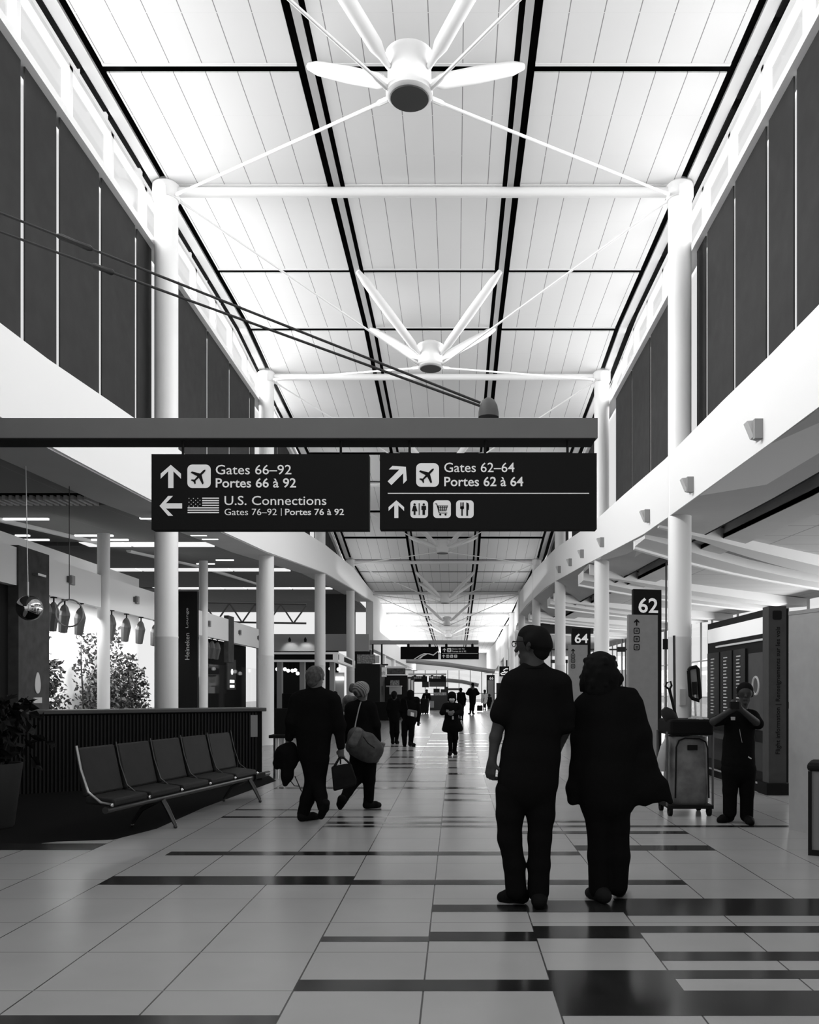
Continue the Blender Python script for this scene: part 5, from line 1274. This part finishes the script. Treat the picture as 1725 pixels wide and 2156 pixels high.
# ---- woman with curly hair and loose dark jacket
P = Person(1000, 1280, 3.219, 6.08, 'woman seen from behind with dark curly hair and a loose flaring dark jacket', (900, 1970), res=.0085)
hc = P.p(852, 430); hp, W = head_prims(hc, .24, R(-5))
body = hp + [P.c(855, 500, 55, 860, 620, 65), P.c(790, 680, 80, 960, 680, 80, flat=.75), P.c(880, 720, 150, 885, 1000, 150, flat=.7), P.c(890, 1050, 160, 890, 1230, 165, flat=.75),
    P.c(740, 700, 55, 700, 960, 45), P.c(700, 960, 42, 675, 1150, 27), P.c(1040, 690, 58, 1120, 980, 46), P.c(1120, 980, 42, 1195, 1120, 28, 0, -.04),
    P.c(815, 1270, 85, 838, 1600, 56), P.c(838, 1600, 54, 845, 1900, 38), P.c(970, 1270, 85, 975, 1600, 56), P.c(975, 1600, 54, 975, 1880, 38)]
body += hand_prims(P.p(675, 1155), (-.05, 0, -1), (.6, .7, 0), (.6, -.7, 0), .92, .8)
body += hand_prims(P.p(1197, 1125, -.04), (.3, -.1, -1), (-.6, .7, 0), (-.7, -.6, 0), .92, .8)
P.part('body', body, SKIN, .022)
rh = random.Random(21)
hr = [P.c(850, 400, 108, 850, 440, 112, -.02), P.c(835, 450, 108, 835, 540, 92, -.03), P.c(900, 470, 90, 920, 540, 55, -.02)]
for q in range(70):
    a_ = rh.uniform(0, 2 * math.pi); zz = rh.uniform(-1, 1); rad = (108 if zz > -.2 else 116) + rh.uniform(-4, 10)
    x = 848 + rad * math.cos(a_) * math.sqrt(max(0, 1 - .55 * zz * zz)); dyy = .10 * math.sin(a_) - .02; y = 435 - 118 * zz
    if y < 330: x = 848 + (x - 848) * .78
    hr.append(P.c(x, y, rh.uniform(12, 24), x + rh.uniform(-9, 9), y + rh.uniform(5, 28), rh.uniform(10, 18), dyy))
for x, y in ((735, 520), (722, 560), (745, 575), (728, 535), (975, 505), (980, 525), (965, 540)): hr.append(P.c(x + rh.uniform(0, 16), y - 40, 22, x, y, 11, -.02))
P.part('hair', hr, HAIRD, .012)
P.part('jacket', [P.c(770, 650, 80, 1000, 640, 84, flat=.8), P.c(1010, 575, 40, 1065, 580, 40, -.03), P.c(820, 610, 70, 950, 610, 70, -.04, flat=.9), P.c(890, 720, 190, 900, 950, 195, flat=.68), P.c(905, 950, 200, 890, 1150, 205, flat=.72), P.c(890, 1150, 205, 900, 1262, 200, flat=.74),
    P.c(735, 690, 75, 715, 880, 62), P.c(715, 880, 60, 700, 1080, 52), P.c(700, 1080, 50, 668, 1220, 46), P.c(668, 1220, 44, 664, 1300, 38),
    P.c(1060, 660, 86, 1110, 860, 84), P.c(1110, 860, 84, 1150, 1030, 72), P.c(1150, 1030, 66, 1240, 1190, 52), P.c(1120, 1060, 90, 1150, 1240, 92, -.03, -.05, flat=.5), P.c(1190, 1180, 62, 1240, 1270, 48, -.04, flat=.55), P.c(1270, 1200, 42, 1325, 1312, 20, -.04, flat=.7), P.c(1130, 1280, 40, 1150, 1310, 22, -.04, flat=.6), P.c(1040, 1200, 90, 1060, 1240, 80, -.02, flat=.8)], CLOTH, .04)
P.part('trousers', [P.c(890, 1180, 178, 890, 1290, 178, flat=.75), P.c(830, 1330, 112, 845, 1480, 84), P.c(845, 1480, 84, 843, 1680, 76), P.c(843, 1680, 76, 848, 1900, 76), P.c(952, 1330, 108, 966, 1480, 82), P.c(966, 1480, 80, 970, 1680, 80), P.c(970, 1680, 80, 968, 1885, 68)], TROU, .025)
LS = mat('trainer_dark', .008, .8, .1); LP = mat('trainer_pale', .32, .5)
la = P.p(862, 1960); 
o = P.part('shoe', flat_foot((la[0] + .01, 5.98), (la[0] - .07, 6.2), .052) + [(P.p(848, 1905), .055, (la[0], 6.0, .06), .05, 1, .03)], LS, .02); clampz(o)
mm = MB(); mm.box(la[0] - .02, la[0] + .055, 5.925, 5.97, .02, .05); mm.build('heel_patch', LP, o)
ra = P.p(985, 1935, .06)
o = P.part('shoe', flat_foot((ra[0], 6.16), (ra[0] + .05, 6.38), .050) + [(P.p(970, 1895, .05), .052, (ra[0], 6.18, .06), .048, 1, .03)], LS, .02); clampz(o)
mm = MB(); mm.box(ra[0] - .04, ra[0] + .04, 6.10, 6.14, .02, .08); mm.build('heel_patch', LP, o)

# ---- man walking on the left with jacket over arm
P = Person(550, 1350, 4.9286, 9.76, 'balding grey-haired man walking away on the left in dark clothes, carrying a tote bag', (500, 1840), res=.009)
hc = P.p(566, 375); hp, W = head_prims(hc, .235, R(-38))
body = hp + [P.c(570, 430, 60, 560, 520, 66), P.c(440, 590, 75, 680, 590, 75, flat=.75), P.c(560, 650, 150, 550, 900, 140, flat=.65), P.c(550, 950, 135, 550, 1120, 140, flat=.7),
    P.c(370, 610, 55, 315, 830, 44, 0, -.05), P.c(315, 830, 42, 285, 1030, 28, -.05, .05), P.c(750, 620, 56, 815, 880, 45), P.c(815, 880, 42, 832, 1110, 27),
    P.c(510, 1150, 80, 545, 1450, 58), P.c(545, 1450, 56, 480, 1640, 46), P.c(480, 1640, 46, 440, 1780, 38), P.c(600, 1150, 80, 585, 1450, 56, 0, .02), P.c(585, 1450, 52, 620, 1610, 44, .02, -.12), P.c(620, 1610, 42, 645, 1720, 34, -.12, -.24)]
body += hand_prims(P.p(832, 1110), (-.05, 0, -1), (.2, .9, 0), (-.9, .2, 0), 1.0, 1.25)
body += hand_prims(P.p(283, 1035, .05), (-.2, .3, -1), (.8, .3, 0), (.2, .9, 0), 1.0, 1.1)
P.part('body', body, SKINL if False else mat('skin_mid', .07, .5), .022)
P.part('hair', [(W(0, -.03, .022), .095, W(0, -.02, .03), .094, 1, .02), (W(0, -.045, -.03), .078, W(0, -.045, -.05), .07, 1, .02), (W(0, -.01, .05), .085, W(0, .02, .055), .075, 1, .02)], HAIRG, .02)
P.part('jacket', [P.c(430, 590, 85, 690, 590, 85, flat=.78), P.c(570, 520, 75, 570, 560, 90, flat=.9), P.c(560, 680, 200, 545, 900, 186, flat=.6), P.c(545, 900, 186, 545, 1130, 172, flat=.66), P.c(375, 620, 85, 318, 830, 66, 0, -.05), P.c(318, 830, 62, 292, 1000, 46, -.05, .04), P.c(745, 620, 85, 808, 870, 70), P.c(808, 870, 66, 828, 1090, 44)], CLOTH, .04)
P.part('trousers', [P.c(548, 1080, 155, 548, 1180, 150, flat=.75), P.c(520, 1230, 110, 545, 1450, 88), P.c(545, 1450, 86, 480, 1640, 74), P.c(480, 1640, 72, 435, 1790, 62), P.c(600, 1230, 108, 585, 1450, 84, 0, .02), P.c(585, 1450, 80, 620, 1610, 66, .02, -.12), P.c(620, 1610, 62, 640, 1720, 54, -.12, -.22)], TROU, .03)
f0 = P.p(420, 1830); f1 = P.p(560, 1855)
o = P.part('shoe', flat_foot((f0[0] + .0, 9.72), (f1[0], 9.9), .055) + [(P.p(432, 1780), .06, (f0[0] + .01, 9.74, .06), .055, 1, .03)], SHOE, .02); clampz(o)
o = P.part('shoe', [P.c(672, 1680, 42, 655, 1730, 48, -.30, -.26), P.c(655, 1730, 48, 622, 1815, 36, -.26, -.12)], SHOE, .02); clampz(o)
# jacket carried over the left arm
t = thing('carried_jacket', P.p(250, 1500), 'dark jacket hanging bundled over the left arm of the balding man', 'jacket')
sdf_obj('cloth', [P.c(300, 1110, 70, 220, 1180, 75, .05), P.c(240, 1160, 90, 180, 1260, 55, .05), P.c(290, 1180, 85, 320, 1260, 60, .05), P.c(280, 1240, 75, 270, 1400, 60, .05), P.c(270, 1390, 60, 250, 1480, 30, .05), P.c(350, 1170, 55, 385, 1220, 25, .05), P.c(170, 1280, 40, 160, 1310, 22, .05)], .012, .04, CLOTH, t)
m = MB(); m.tube([P.p(350, 1400, .05), P.p(385, 1480, .05), P.p(420, 1560, .05)], .006, 6); m.tube([P.p(310, 1455, .05), P.p(345, 1500, .05), P.p(400, 1505, .05)], .006, 6); m.build('drawcord', BLACK, t)
t = thing('tote_bag', P.p(860, 1560, .02), 'dark tote bag with two handles hanging from the right hand of the balding man', 'bag')
m = MB()
fr_ = [P.p(x, y, -.05) for x, y in ((725, 1300), (850, 1275), (935, 1265), (990, 1430), (988, 1495), (750, 1560))]; bk_ = [P.p(x, y, .12) for x, y in ((735, 1300), (850, 1280), (930, 1268), (975, 1430), (975, 1490), (760, 1550))]
n_ = len(fr_); m.add(fr_ + bk_, [tuple(range(n_)), tuple(range(2 * n_ - 1, n_ - 1, -1))] + [(k, k + n_, (k + 1) % n_ + n_, (k + 1) % n_) for k in range(n_)])
m.build('bag_body', mat('tote_black', .008, .8, .1, noise=.3), t, bevel=.02)
for dx, dd in ((0, -.05), (8, .1)):
    m = MB(); m.tube([P.p(760 + dx, 1295, dd), P.p(815, 1205, .02), P.p(835, 1190, .02), P.p(920, 1270, dd)], .012, 8); m.build('handle', BLACK, t)
m = MB(); m.tube([P.p(822, 1200, -.03), P.p(824, 1275, -.03)], .01, 6); m.build('strap_end', BLACK, t)

# ---- woman with large shoulder bag
P = Person(550, 1350, 4.9286, 10.75, 'woman with pale striped pinned-up hair walking away in dark clothes with a big shoulder bag', (1110, 1700), res=.009)
hc = P.p(1045, 520); hp, W = head_prims(hc, .215, R(-25))
body = hp + [P.c(1050, 560, 45, 1050, 640, 50), P.c(970, 690, 60, 1120, 690, 60, flat=.75), P.c(1040, 740, 115, 1045, 950, 110, flat=.68), P.c(1050, 1000, 125, 1060, 1180, 130, flat=.75),
    P.c(935, 700, 45, 905, 900, 36), P.c(905, 900, 34, 900, 1060, 22, 0, .15), P.c(1145, 700, 46, 1190, 880, 38), P.c(1190, 880, 34, 1215, 1040, 22, 0, .1),
    P.c(1010, 1200, 85, 985, 1420, 58), P.c(985, 1420, 46, 900, 1560, 36, 0, -.2), P.c(900, 1560, 34, 845, 1650, 28, -.2, -.32), P.c(1105, 1200, 85, 1120, 1440, 56), P.c(1120, 1440, 52, 1115, 1640, 36)]
body += hand_prims(P.p(1216, 1045, .1), (.2, .4, -1), (-.7, .4, 0), (-.4, -.8, 0), .9, 1.1)
body += hand_prims(P.p(900, 1065, .15), (.0, .5, -1), (.7, .4, 0), (.4, -.8, 0), .9, 1.1)
P.part('body', body, mat('skin_mid', .07), .022)
P.part('hair', [(W(0, -.035, .03), .100, W(0, .0, .035), .096, 1, .02), (W(.055, -.06, .01), .05, W(.05, -.04, -.03), .05, 1, .02), (W(-.06, -.05, .01), .05, W(-.05, -.04, -.03), .04, 1, .02)], HAIRB, .02)
P.part('hair_bun', [P.c(950, 470, 34, 945, 500, 36, -.02)], mat('hair_brown', .05, .7), .02)
P.part('top', [P.c(965, 690, 70, 1120, 685, 70, flat=.8), P.c(1040, 650, 60, 1050, 680, 80, flat=.9), P.c(1030, 760, 138, 1035, 960, 135, flat=.66), P.c(1035, 960, 140, 1055, 1120, 150, flat=.75), P.c(930, 700, 64, 905, 890, 52), P.c(905, 890, 48, 902, 1040, 36, 0, .14), P.c(1135, 700, 66, 1185, 870, 56), P.c(1185, 870, 52, 1212, 1025, 36, 0, .1)], CLOTH, .035)
P.part('trousers', [P.c(1055, 1130, 138, 1060, 1210, 136, flat=.78), P.c(1015, 1250, 98, 985, 1420, 74), P.c(985, 1420, 70, 900, 1560, 52, 0, -.2), P.c(900, 1560, 50, 845, 1660, 44, -.2, -.32), P.c(1110, 1250, 92, 1120, 1440, 66), P.c(1120, 1440, 62, 1118, 1640, 52)], TROU, .025)
f0 = P.p(1100, 1700); f1 = P.p(1215, 1700)
o = P.part('shoe', flat_foot((f0[0] - .02, 10.72), (f1[0], 10.9), .05) + [(P.p(1110, 1640), .06, (f0[0], 10.75, .06), .05, 1, .03)], SHOE, .02); clampz(o)
o = P.part('shoe', [P.c(838, 1640, 46, 825, 1690, 40, -.36, -.30), P.c(825, 1690, 40, 820, 1725, 26, -.30, -.24)], SHOE, .02); clampz(o)
o = P.part('scarf', [P.c(900, 600, 45, 960, 620, 50, .10), P.c(890, 620, 50, 870, 700, 36, .16), P.c(960, 620, 40, 1000, 640, 30, .08)], mat('scarf_grey', .10, .9, noise=.4, nscale=30), .03)
t = thing('shoulder_bag', P.p(1080, 1270, -.2), 'large soft grey shoulder bag on the woman with pinned-up hair', 'bag')
BAG = mat('bag_grey', .045, .7, noise=.35, nscale=14)
sdf_obj('bag_body', [P.c(990, 980, 90, 1100, 1120, 130, -.2, flat=.75), P.c(1000, 1080, 110, 1150, 1160, 100, -.2, flat=.75), P.c(1120, 1020, 70, 1200, 1120, 70, -.2, flat=.7), P.c(930, 1100, 50, 1000, 1130, 70, -.2, flat=.7)], .011, .04, BAG, t)
sdf_obj('pocket', [P.c(1010, 940, 40, 960, 1050, 55, -.28, flat=.6)], .011, .03, mat('bag_pale', .10, .7, noise=.3, nscale=20), t)
m = MB(); q4 = [P.p(x, y, -.16) for x, y in ((1235, 1045), (1290, 1060), (1210, 1265), (1165, 1262))]; m.plate(q4, (0, .10, 0)); m.build('side_panel', mat('bag_pale', .10), t, bevel=.015)
m = MB(); m.tube([P.p(965, 945, -.24), P.p(985, 830, -.17), P.p(1015, 700, -.14), P.p(1032, 640, -.10), P.p(1045, 620, .0)], .008, 6); m.build('strap', mat('strap_pale', .22, .6), t)
m = MB(); m.tube([P.p(1060, 990, -.34), P.p(1110, 1060, -.36), P.p(1180, 1110, -.34)], .006, 6); m.build('zipper', BLACK, t)

# ---- the middle distance
def walker(P, head, hh, yaw, sh, arms, torso, legs, feet, coat=None, m=CLOTH, hair=HAIRD, hood=False, bag=None, skin=SKIN, hem=None):
    hc = P.p(*head); hp, W = head_prims(hc, hh, yaw)
    (sx0, sx1, sy, sr), (tx, ty0, tw0, ty1, tw1) = sh, torso
    body = hp + [P.c(head[0], head[1] + 20, sr * .8, (sx0 + sx1) / 2, sy, sr), P.c(sx0, sy, sr * .8, sx1, sy, sr * .8), P.c(tx, ty0, tw0 * .8, tx, ty1, tw1 * .8, flat=.7)]
    cl = [P.c(sx0, sy, sr, sx1, sy, sr, flat=.9), P.c(tx, ty0, tw0, tx, ty1, tw1, flat=.68)]
    for (a, e, w, ra, de, dw) in arms:
        body += [P.c(*a, ra * .7, *e, ra * .6, 0, de), P.c(*e, ra * .6, *w, ra * .4, de, dw)]
        d = Vector(P.p(*w, dw)) - Vector(P.p(*e, de))
        body += hand_prims(P.p(*w, dw), d, (0, .8, .3), (.8, 0, .3), .95, .9)
        cl += [P.c(*a, ra, *e, ra * .9, 0, de), P.c(*e, ra * .85, *w, ra * .6, de, dw)]
    tr = []
    for (h_, k_, a_, r0, r1, r2, dk, da) in legs:
        body += [P.c(*h_, r0 * .8, *k_, r1 * .8, 0, dk), P.c(*k_, r1 * .8, *a_, r2 * .7, dk, da)]
        tr += [P.c(*h_, r0, *k_, r1, 0, dk), P.c(*k_, r1, *a_, r2, dk, da)]
    P.part('body', body, skin, .02)
    P.part('jacket' if not coat else 'coat', cl + [P.c(*q) for q in (coat or [])], m, .035)
    P.part('trousers', tr, TROU, .03)
    for (x, y, dx, dd, d0) in feet:
        a = P.p(x, y, d0); o = P.part('shoe', flat_foot((a[0], a[1]), (a[0] + dx, a[1] + dd), .05) + [((a[0], a[1], .11), .05, (a[0], a[1] + .01, .06), .05, 1, .03)], SHOE, .02); clampz(o)
    q = hh / .235
    if hood: P.part('hood', [(W(0, -.03, .03), .112 * q, W(0, .01, .04), .105 * q, 1, .02), (W(0, -.04, -.05), .10 * q, W(0, -.02, -.12), .10 * q, 1, .02)], m, .02)
    else: P.part('hair', [(W(0, -.025, .04), .098 * q, W(0, .01, .05), .092 * q, 1, .02), (W(0, -.045, -.0), .08 * q, W(0, -.05, -.08), .06 * q, 1, .02)], hair, .02)
    return W
P = Person(780, 1300, 5.75, 23.5, 'person in dark tight trousers walking away, left of the middle-distance couple', (290, 1530), res=.013)
walker(P, (288, 940), .20, 0, (245, 335, 1010, 34), [((235, 1020), (215, 1110), (230, 1200), 26, 0, .1), ((345, 1020), (365, 1110), (355, 1200), 26, 0, .1)], (290, 1050, 62, 1240, 64),
       [((265, 1260), (262, 1390), (272, 1500), 36, 28, 20, 0, 0), ((318, 1260), (325, 1390), (315, 1505), 36, 28, 20, 0, .1)], [(270, 1520, 0, .2, 0), (316, 1526, .03, .2, .05)])
P = Person(780, 1300, 5.75, 22.6, 'person in dark hooded jacket with pale back pouch, right of the middle-distance couple', (450, 1560), res=.013)
walker(P, (485, 935), .215, R(10), (420, 560, 1000, 42), [((405, 1010), (375, 1120), (400, 1210), 34, 0, .15), ((570, 1010), (590, 1150), (583, 1255), 30, 0, 0)], (475, 1060, 92, 1250, 84),
       [((418, 1280), (412, 1420), (415, 1520), 44, 34, 28, 0, 0), ((500, 1280), (497, 1420), (488, 1530), 44, 34, 28, 0, .05)], [(412, 1545, 0, .2, 0), (480, 1556, .12, .15, 0)], hood=True)
t = thing('back_pouch', P.p(500, 1215, -.3), 'pale patterned pouch worn on the back of the hooded person in the middle distance', 'bag')
m = MB(); q4 = [P.p(x, y, -.30) for x, y in ((450, 1110), (565, 1130), (560, 1215), (445, 1190))]; m.plate(q4, (0, .14, 0)); m.build('bag_body', mat('pouch_grey', .10, .5), t, bevel=.03)
m = MB(); q4 = [P.p(x, y, -.31) for x, y in ((490, 1145), (530, 1155), (528, 1200), (488, 1190))]; m.plate(q4, (0, .012, 0)); m.build('patch', mat('pouch_white', .75, .5), t)
m = MB(); m.tube([P.p(455, 1112, -.27), P.p(440, 1040, -.2), P.p(430, 985, -.05)], .012, 6); m.build('strap', BLACK, t)
P = Person(780, 1300, 5.75, 19.6, 'woman walking towards the camera in a dark flared coat, hat and face mask, arms folded', (1000, 1660), res=.011)
W = walker(P, (988, 975), .20, R(180), (915, 1065, 1070, 36), [((900, 1085), (872, 1150), (950, 1150), 36, -.05, -.2), ((1075, 1085), (1100, 1150), (1010, 1165), 36, -.05, -.2)], (985, 1100, 84, 1230, 80),
       [((965, 1330), (968, 1460), (972, 1600), 40, 32, 24, 0, -.05), ((1028, 1330), (1032, 1460), (1020, 1600), 40, 32, 24, 0, .12)], [(970, 1640, -.02, -.2, -.02), (1020, 1620, .03, -.16, .2)], skin=SKINL,
       coat=[(985, 1220, 84, 990, 1300, 98, 0, 0, .7), (940, 1290, 60, 905, 1350, 40, 0, 0, .8), (1040, 1290, 60, 1085, 1345, 40, 0, 0, .8), (990, 1300, 98, 995, 1335, 85, 0, 0, .7)])
P.part('hat', [(W(0, -.02, .06), .102, W(0, .02, .065), .098, 1, .02), (W(0, -.05, .02), .09, W(0, -.05, -.06), .08, 1, .02), (W(-.075, 0, .0), .04, W(-.075, 0, -.06), .04, 1, .02), (W(.075, 0, 0), .04, W(.075, 0, -.06), .04, 1, .02)], CLOTH, .02)
P.part('face_mask', [(W(-.03, .07, -.045), .04, W(.03, .07, -.045), .04, 1, .02)], mat('mask_pale', .5, .8), .02)
t = thing('mobile_phone', P.p(935, 1140, -.3), 'small pale phone held by the woman in the flared coat', 'phone')
m = MB(); q4 = [P.p(x, y, -.27) for x, y in ((920, 1115), (952, 1120), (945, 1150), (915, 1145))]; m.plate(q4, (0, .02, 0)); m.build('phone_body', mat('phone_grey', .2, .3), t)
t = thing('paper_tag', P.p(1000, 1230, -.2), 'small pale tag hanging on the front of the flared coat', 'tag')
m = MB(); q4 = [P.p(x, y, -.17) for x, y in ((990, 1195), (1010, 1195), (1010, 1235), (990, 1235))]; m.plate(q4, (0, .02, 0)); m.build('card', mat('tag_pale', .5), t)
# far people
P = Person(780, 1300, 5.75, 41, 'person in dark clothes walking beyond the woman in the flared coat', (1100, 1250), res=.018)
walker(P, (1095, 880), .20, 0, (1070, 1130, 925, 20), [((1062, 935), (1058, 990), (1070, 1040), 14, 0, .1), ((1138, 935), (1150, 990), (1148, 1045), 14, 0, 0)], (1100, 950, 40, 1080, 38),
       [((1085, 1090), (1085, 1170), (1087, 1230), 20, 15, 11, 0, 0), ((1115, 1090), (1117, 1170), (1113, 1230), 20, 15, 11, 0, .1)], [(1087, 1248, 0, .2, 0), (1113, 1248, 0, .2, .0)])
P = Person(780, 1300, 5.75, 52, 'tall person in black with elbows out walking at the far right of the hall', (1228, 1170), res=.02)
walker(P, (1240, 818), .24, 0, (1205, 1275, 880, 26), [((1195, 890), (1172, 920), (1215, 945), 20, 0, .3), ((1285, 890), (1306, 920), (1265, 945), 20, 0, .3)], (1238, 905, 46, 1040, 38),
       [((1222, 1050), (1215, 1110), (1213, 1150), 22, 16, 11, 0, 0), ((1248, 1050), (1245, 1110), (1240, 1150), 22, 16, 11, 0, .1)], [(1211, 1168, -.12, .15, 0), (1241, 1168, .1, .15, 0)])
P = Person(780, 1300, 5.75, 54, 'person in dark top standing behind a black trolley at the left far end', (680, 1160), res=.02)
walker(P, (683, 892), .2, R(180), (655, 710, 935, 20), [((645, 945), (632, 985), (650, 1010), 15, 0, -.3), ((712, 945), (725, 985), (700, 1010), 15, 0, -.3)], (680, 960, 40, 1060, 36),
       [((668, 1070), (668, 1120), (668, 1145), 18, 14, 10, 0, 0), ((692, 1070), (692, 1120), (692, 1145), 18, 14, 10, 0, 0)], [(668, 1158, 0, -.2, 0), (692, 1158, 0, -.2, 0)])
t = thing('black_trolley', P.p(655, 1160, -1), 'black box trolley in front of the person at the left far end', 'trolley')
m = MB(); a_ = P.p(605, 985, -1.6); b_ = P.p(700, 1155, -1.6); m.box(a_[0], b_[0], a_[1], a_[1] + .8, 0.06, a_[2]); m.build('box', BLACK, t)
m = MB(); m.box(a_[0] + .3, b_[0] - .2, a_[1] + .1, a_[1] + .5, a_[2], a_[2] + .18); m.build('pale_goods', mat('goods', .3), t)
for x in (a_[0] + .15, b_[0] - .15):
    m = MB(); m.tube([(x - .03, a_[1] + .2, .06), (x + .03, a_[1] + .2, .06)], .06, 10); m.build('wheel', BLACK, t)
P = Person(780, 1300, 5.75, 62, 'small far person in a pale top beside a black suitcase at the right far end', (1385, 1105), res=.022)
walker(P, (1385, 895), .22, R(40), (1362, 1405, 935, 15), [((1358, 940), (1350, 985), (1345, 1020), 11, 0, 0), ((1408, 940), (1412, 985), (1408, 1020), 11, 0, .1)], (1383, 950, 26, 1030, 24),
       [((1375, 1030), (1374, 1070), (1374, 1092), 13, 10, 8, 0, 0), ((1393, 1030), (1393, 1070), (1393, 1092), 13, 10, 8, 0, 0)], [(1374, 1103, 0, .2, 0), (1393, 1103, 0, .2, 0)], m=mat('pale_top', .4, .8))
t = thing('suitcase', P.p(1325, 1130, -3), 'small black wheeled suitcase beside the far person in the pale top', 'suitcase')
m = MB(); a_ = P.p(1292, 1065, -4); b_ = P.p(1362, 1130, -4); m.box(a_[0], b_[0], a_[1], a_[1] + .3, .05, a_[2]); m.build('case', BLACK, t, bevel=.05)
m = MB(); m.tube([(b_[0] - .1, a_[1] + .1, a_[2]), (b_[0] + .1, a_[1] + .1, a_[2] + .5)], .02, 6); m.build('pull_handle', BLACK, t)
P = Person(780, 1300, 5.75, 66, 'small far person in dark clothes at the right far end, right of the pale-topped one', (1440, 1095), res=.022)
walker(P, (1440, 945), .2, R(90), (1420, 1458, 975, 14), [((1418, 980), (1410, 1010), (1405, 1035), 11, 0, 0), ((1460, 980), (1465, 1010), (1460, 1040), 11, 0, 0)], (1438, 985, 24, 1040, 24),
       [((1430, 1040), (1430, 1070), (1430, 1085), 13, 10, 8, 0, 0), ((1448, 1040), (1448, 1070), (1448, 1085), 13, 10, 8, 0, 0)], [(1430, 1092, 0, .2, 0), (1448, 1092, 0, .2, 0)])
P = Person(560, 1330, 5.75, 30, 'dim person in dark clothes among the dark shop fronts, left of the walking couple', (838, 1100), res=.016)
walker(P, (838, 760), .2, R(20), (810, 865, 800, 22), [((800, 810), (795, 870), (815, 920), 16, 0, .1), ((875, 810), (882, 870), (870, 920), 16, 0, 0)], (838, 830, 44, 930, 40),
       [((822, 940), (820, 985), (820, 1030), 22, 16, 11, 0, 0), ((852, 940), (853, 985), (853, 1030), 22, 16, 11, 0, 0)], [(820, 1048, 0, .2, 0), (853, 1048, 0, .2, 0)])

# ---- cleaner at the right with camera or phone raised
P = Person(1360, 1250, 3.718, 9.66, 'man in dark uniform raising a device to his face, beside the cleaning cart', (725, 1770), res=.009)
hc = P.p(778, 790); hp, W = head_prims(hc, .225, R(165))
body = hp + [P.c(770, 840, 40, 745, 920, 46), P.c(670, 955, 50, 820, 960, 50, flat=.8), P.c(735, 1000, 98, 725, 1180, 88, flat=.7), P.c(725, 1200, 88, 725, 1300, 88, flat=.7),
    P.c(650, 965, 40, 535, 1000, 32, 0, -.12), P.c(535, 1000, 30, 665, 915, 20, -.12, -.30), P.c(840, 965, 40, 880, 1020, 34, 0, -.12), P.c(880, 1020, 32, 745, 905, 20, -.12, -.30),
    P.c(680, 1330, 56, 660, 1520, 42), P.c(660, 1520, 44, 655, 1700, 30), P.c(780, 1330, 56, 790, 1540, 42), P.c(790, 1540, 44, 790, 1730, 30)]
body += hand_prims(P.p(665, 915, -.30), (.8, -.2, .5), (.3, .6, .5), (0, -.3, .9), .95, .9) + hand_prims(P.p(745, 905, -.30), (-.8, -.2, .5), (-.3, .6, .5), (0, -.3, .9), .95, .9)
P.part('body', body, SKIN, .02)
P.part('hair', [(W(0, -.025, .045), .095, W(0, .005, .055), .090, 1, .02), (W(0, -.045, .0), .08, W(0, -.05, -.05), .06, 1, .02)], HAIRD, .02)
P.part('uniform_top', [P.c(668, 960, 58, 822, 965, 58, flat=.85), P.c(738, 1010, 122, 728, 1180, 116, flat=.68), P.c(728, 1180, 120, 725, 1320, 130, flat=.78), P.c(652, 965, 52, 548, 998, 42, 0, -.11), P.c(838, 970, 54, 878, 1018, 46, 0, -.11)], CLOTH, .03)
P.part('trousers', [P.c(725, 1270, 124, 725, 1370, 124, flat=.8), P.c(672, 1380, 76, 660, 1540, 56), P.c(660, 1540, 54, 658, 1710, 52), P.c(788, 1380, 76, 792, 1560, 54), P.c(792, 1560, 52, 790, 1740, 50)], TROU, .025)
f0 = P.p(680, 1745); f1 = P.p(570, 1760)
o = P.part('shoe', flat_foot((f0[0], 9.72), (f1[0], 9.62), .052) + [(P.p(660, 1700), .06, (f0[0] - .02, 9.7, .06), .05, 1, .03)], SHOE, .02); clampz(o)
f0 = P.p(790, 1770)
o = P.part('shoe', flat_foot((f0[0], 9.68), (f0[0] - .02, 9.45), .052) + [(P.p(790, 1730), .058, (f0[0], 9.66, .06), .05, 1, .03)], SHOE, .02); clampz(o)
m = MB(); q4 = [P.p(x, y, -.14) for x, y in ((672, 965), (702, 965), (700, 990), (674, 990))]; m.plate(q4, (0, .03, 0)); m.build('name_badge', mat('badge_pale', .4), P.t, label='small pale chest badge')
m = MB(); m.tube([P.p(800, 1276, -.13), P.p(826, 1292, -.12)], .008, 6); m.build('key_clip', CHROME, P.t)
m = MB(); m.tube([P.p(735, 1060, -.16), P.p(742, 1110, -.16), P.p(755, 1165, -.14)], .003, 5); m.build('cord', mat('cord_pale', .3), P.t)
t = thing('camera_device', P.p(700, 900, -.38), 'small dark device held up in both hands by the man beside the cleaning cart', 'device')
m = MB(); q4 = [P.p(x, y, -.40) for x, y in ((665, 845), (735, 845), (735, 900), (665, 900))]; m.plate(q4, (0, .05, 0)); m.build('device_body', BLACK, t, bevel=.006)

# tidy helper properties
for o in bpy.data.objects:
    if '_w' in o: del o['_w']
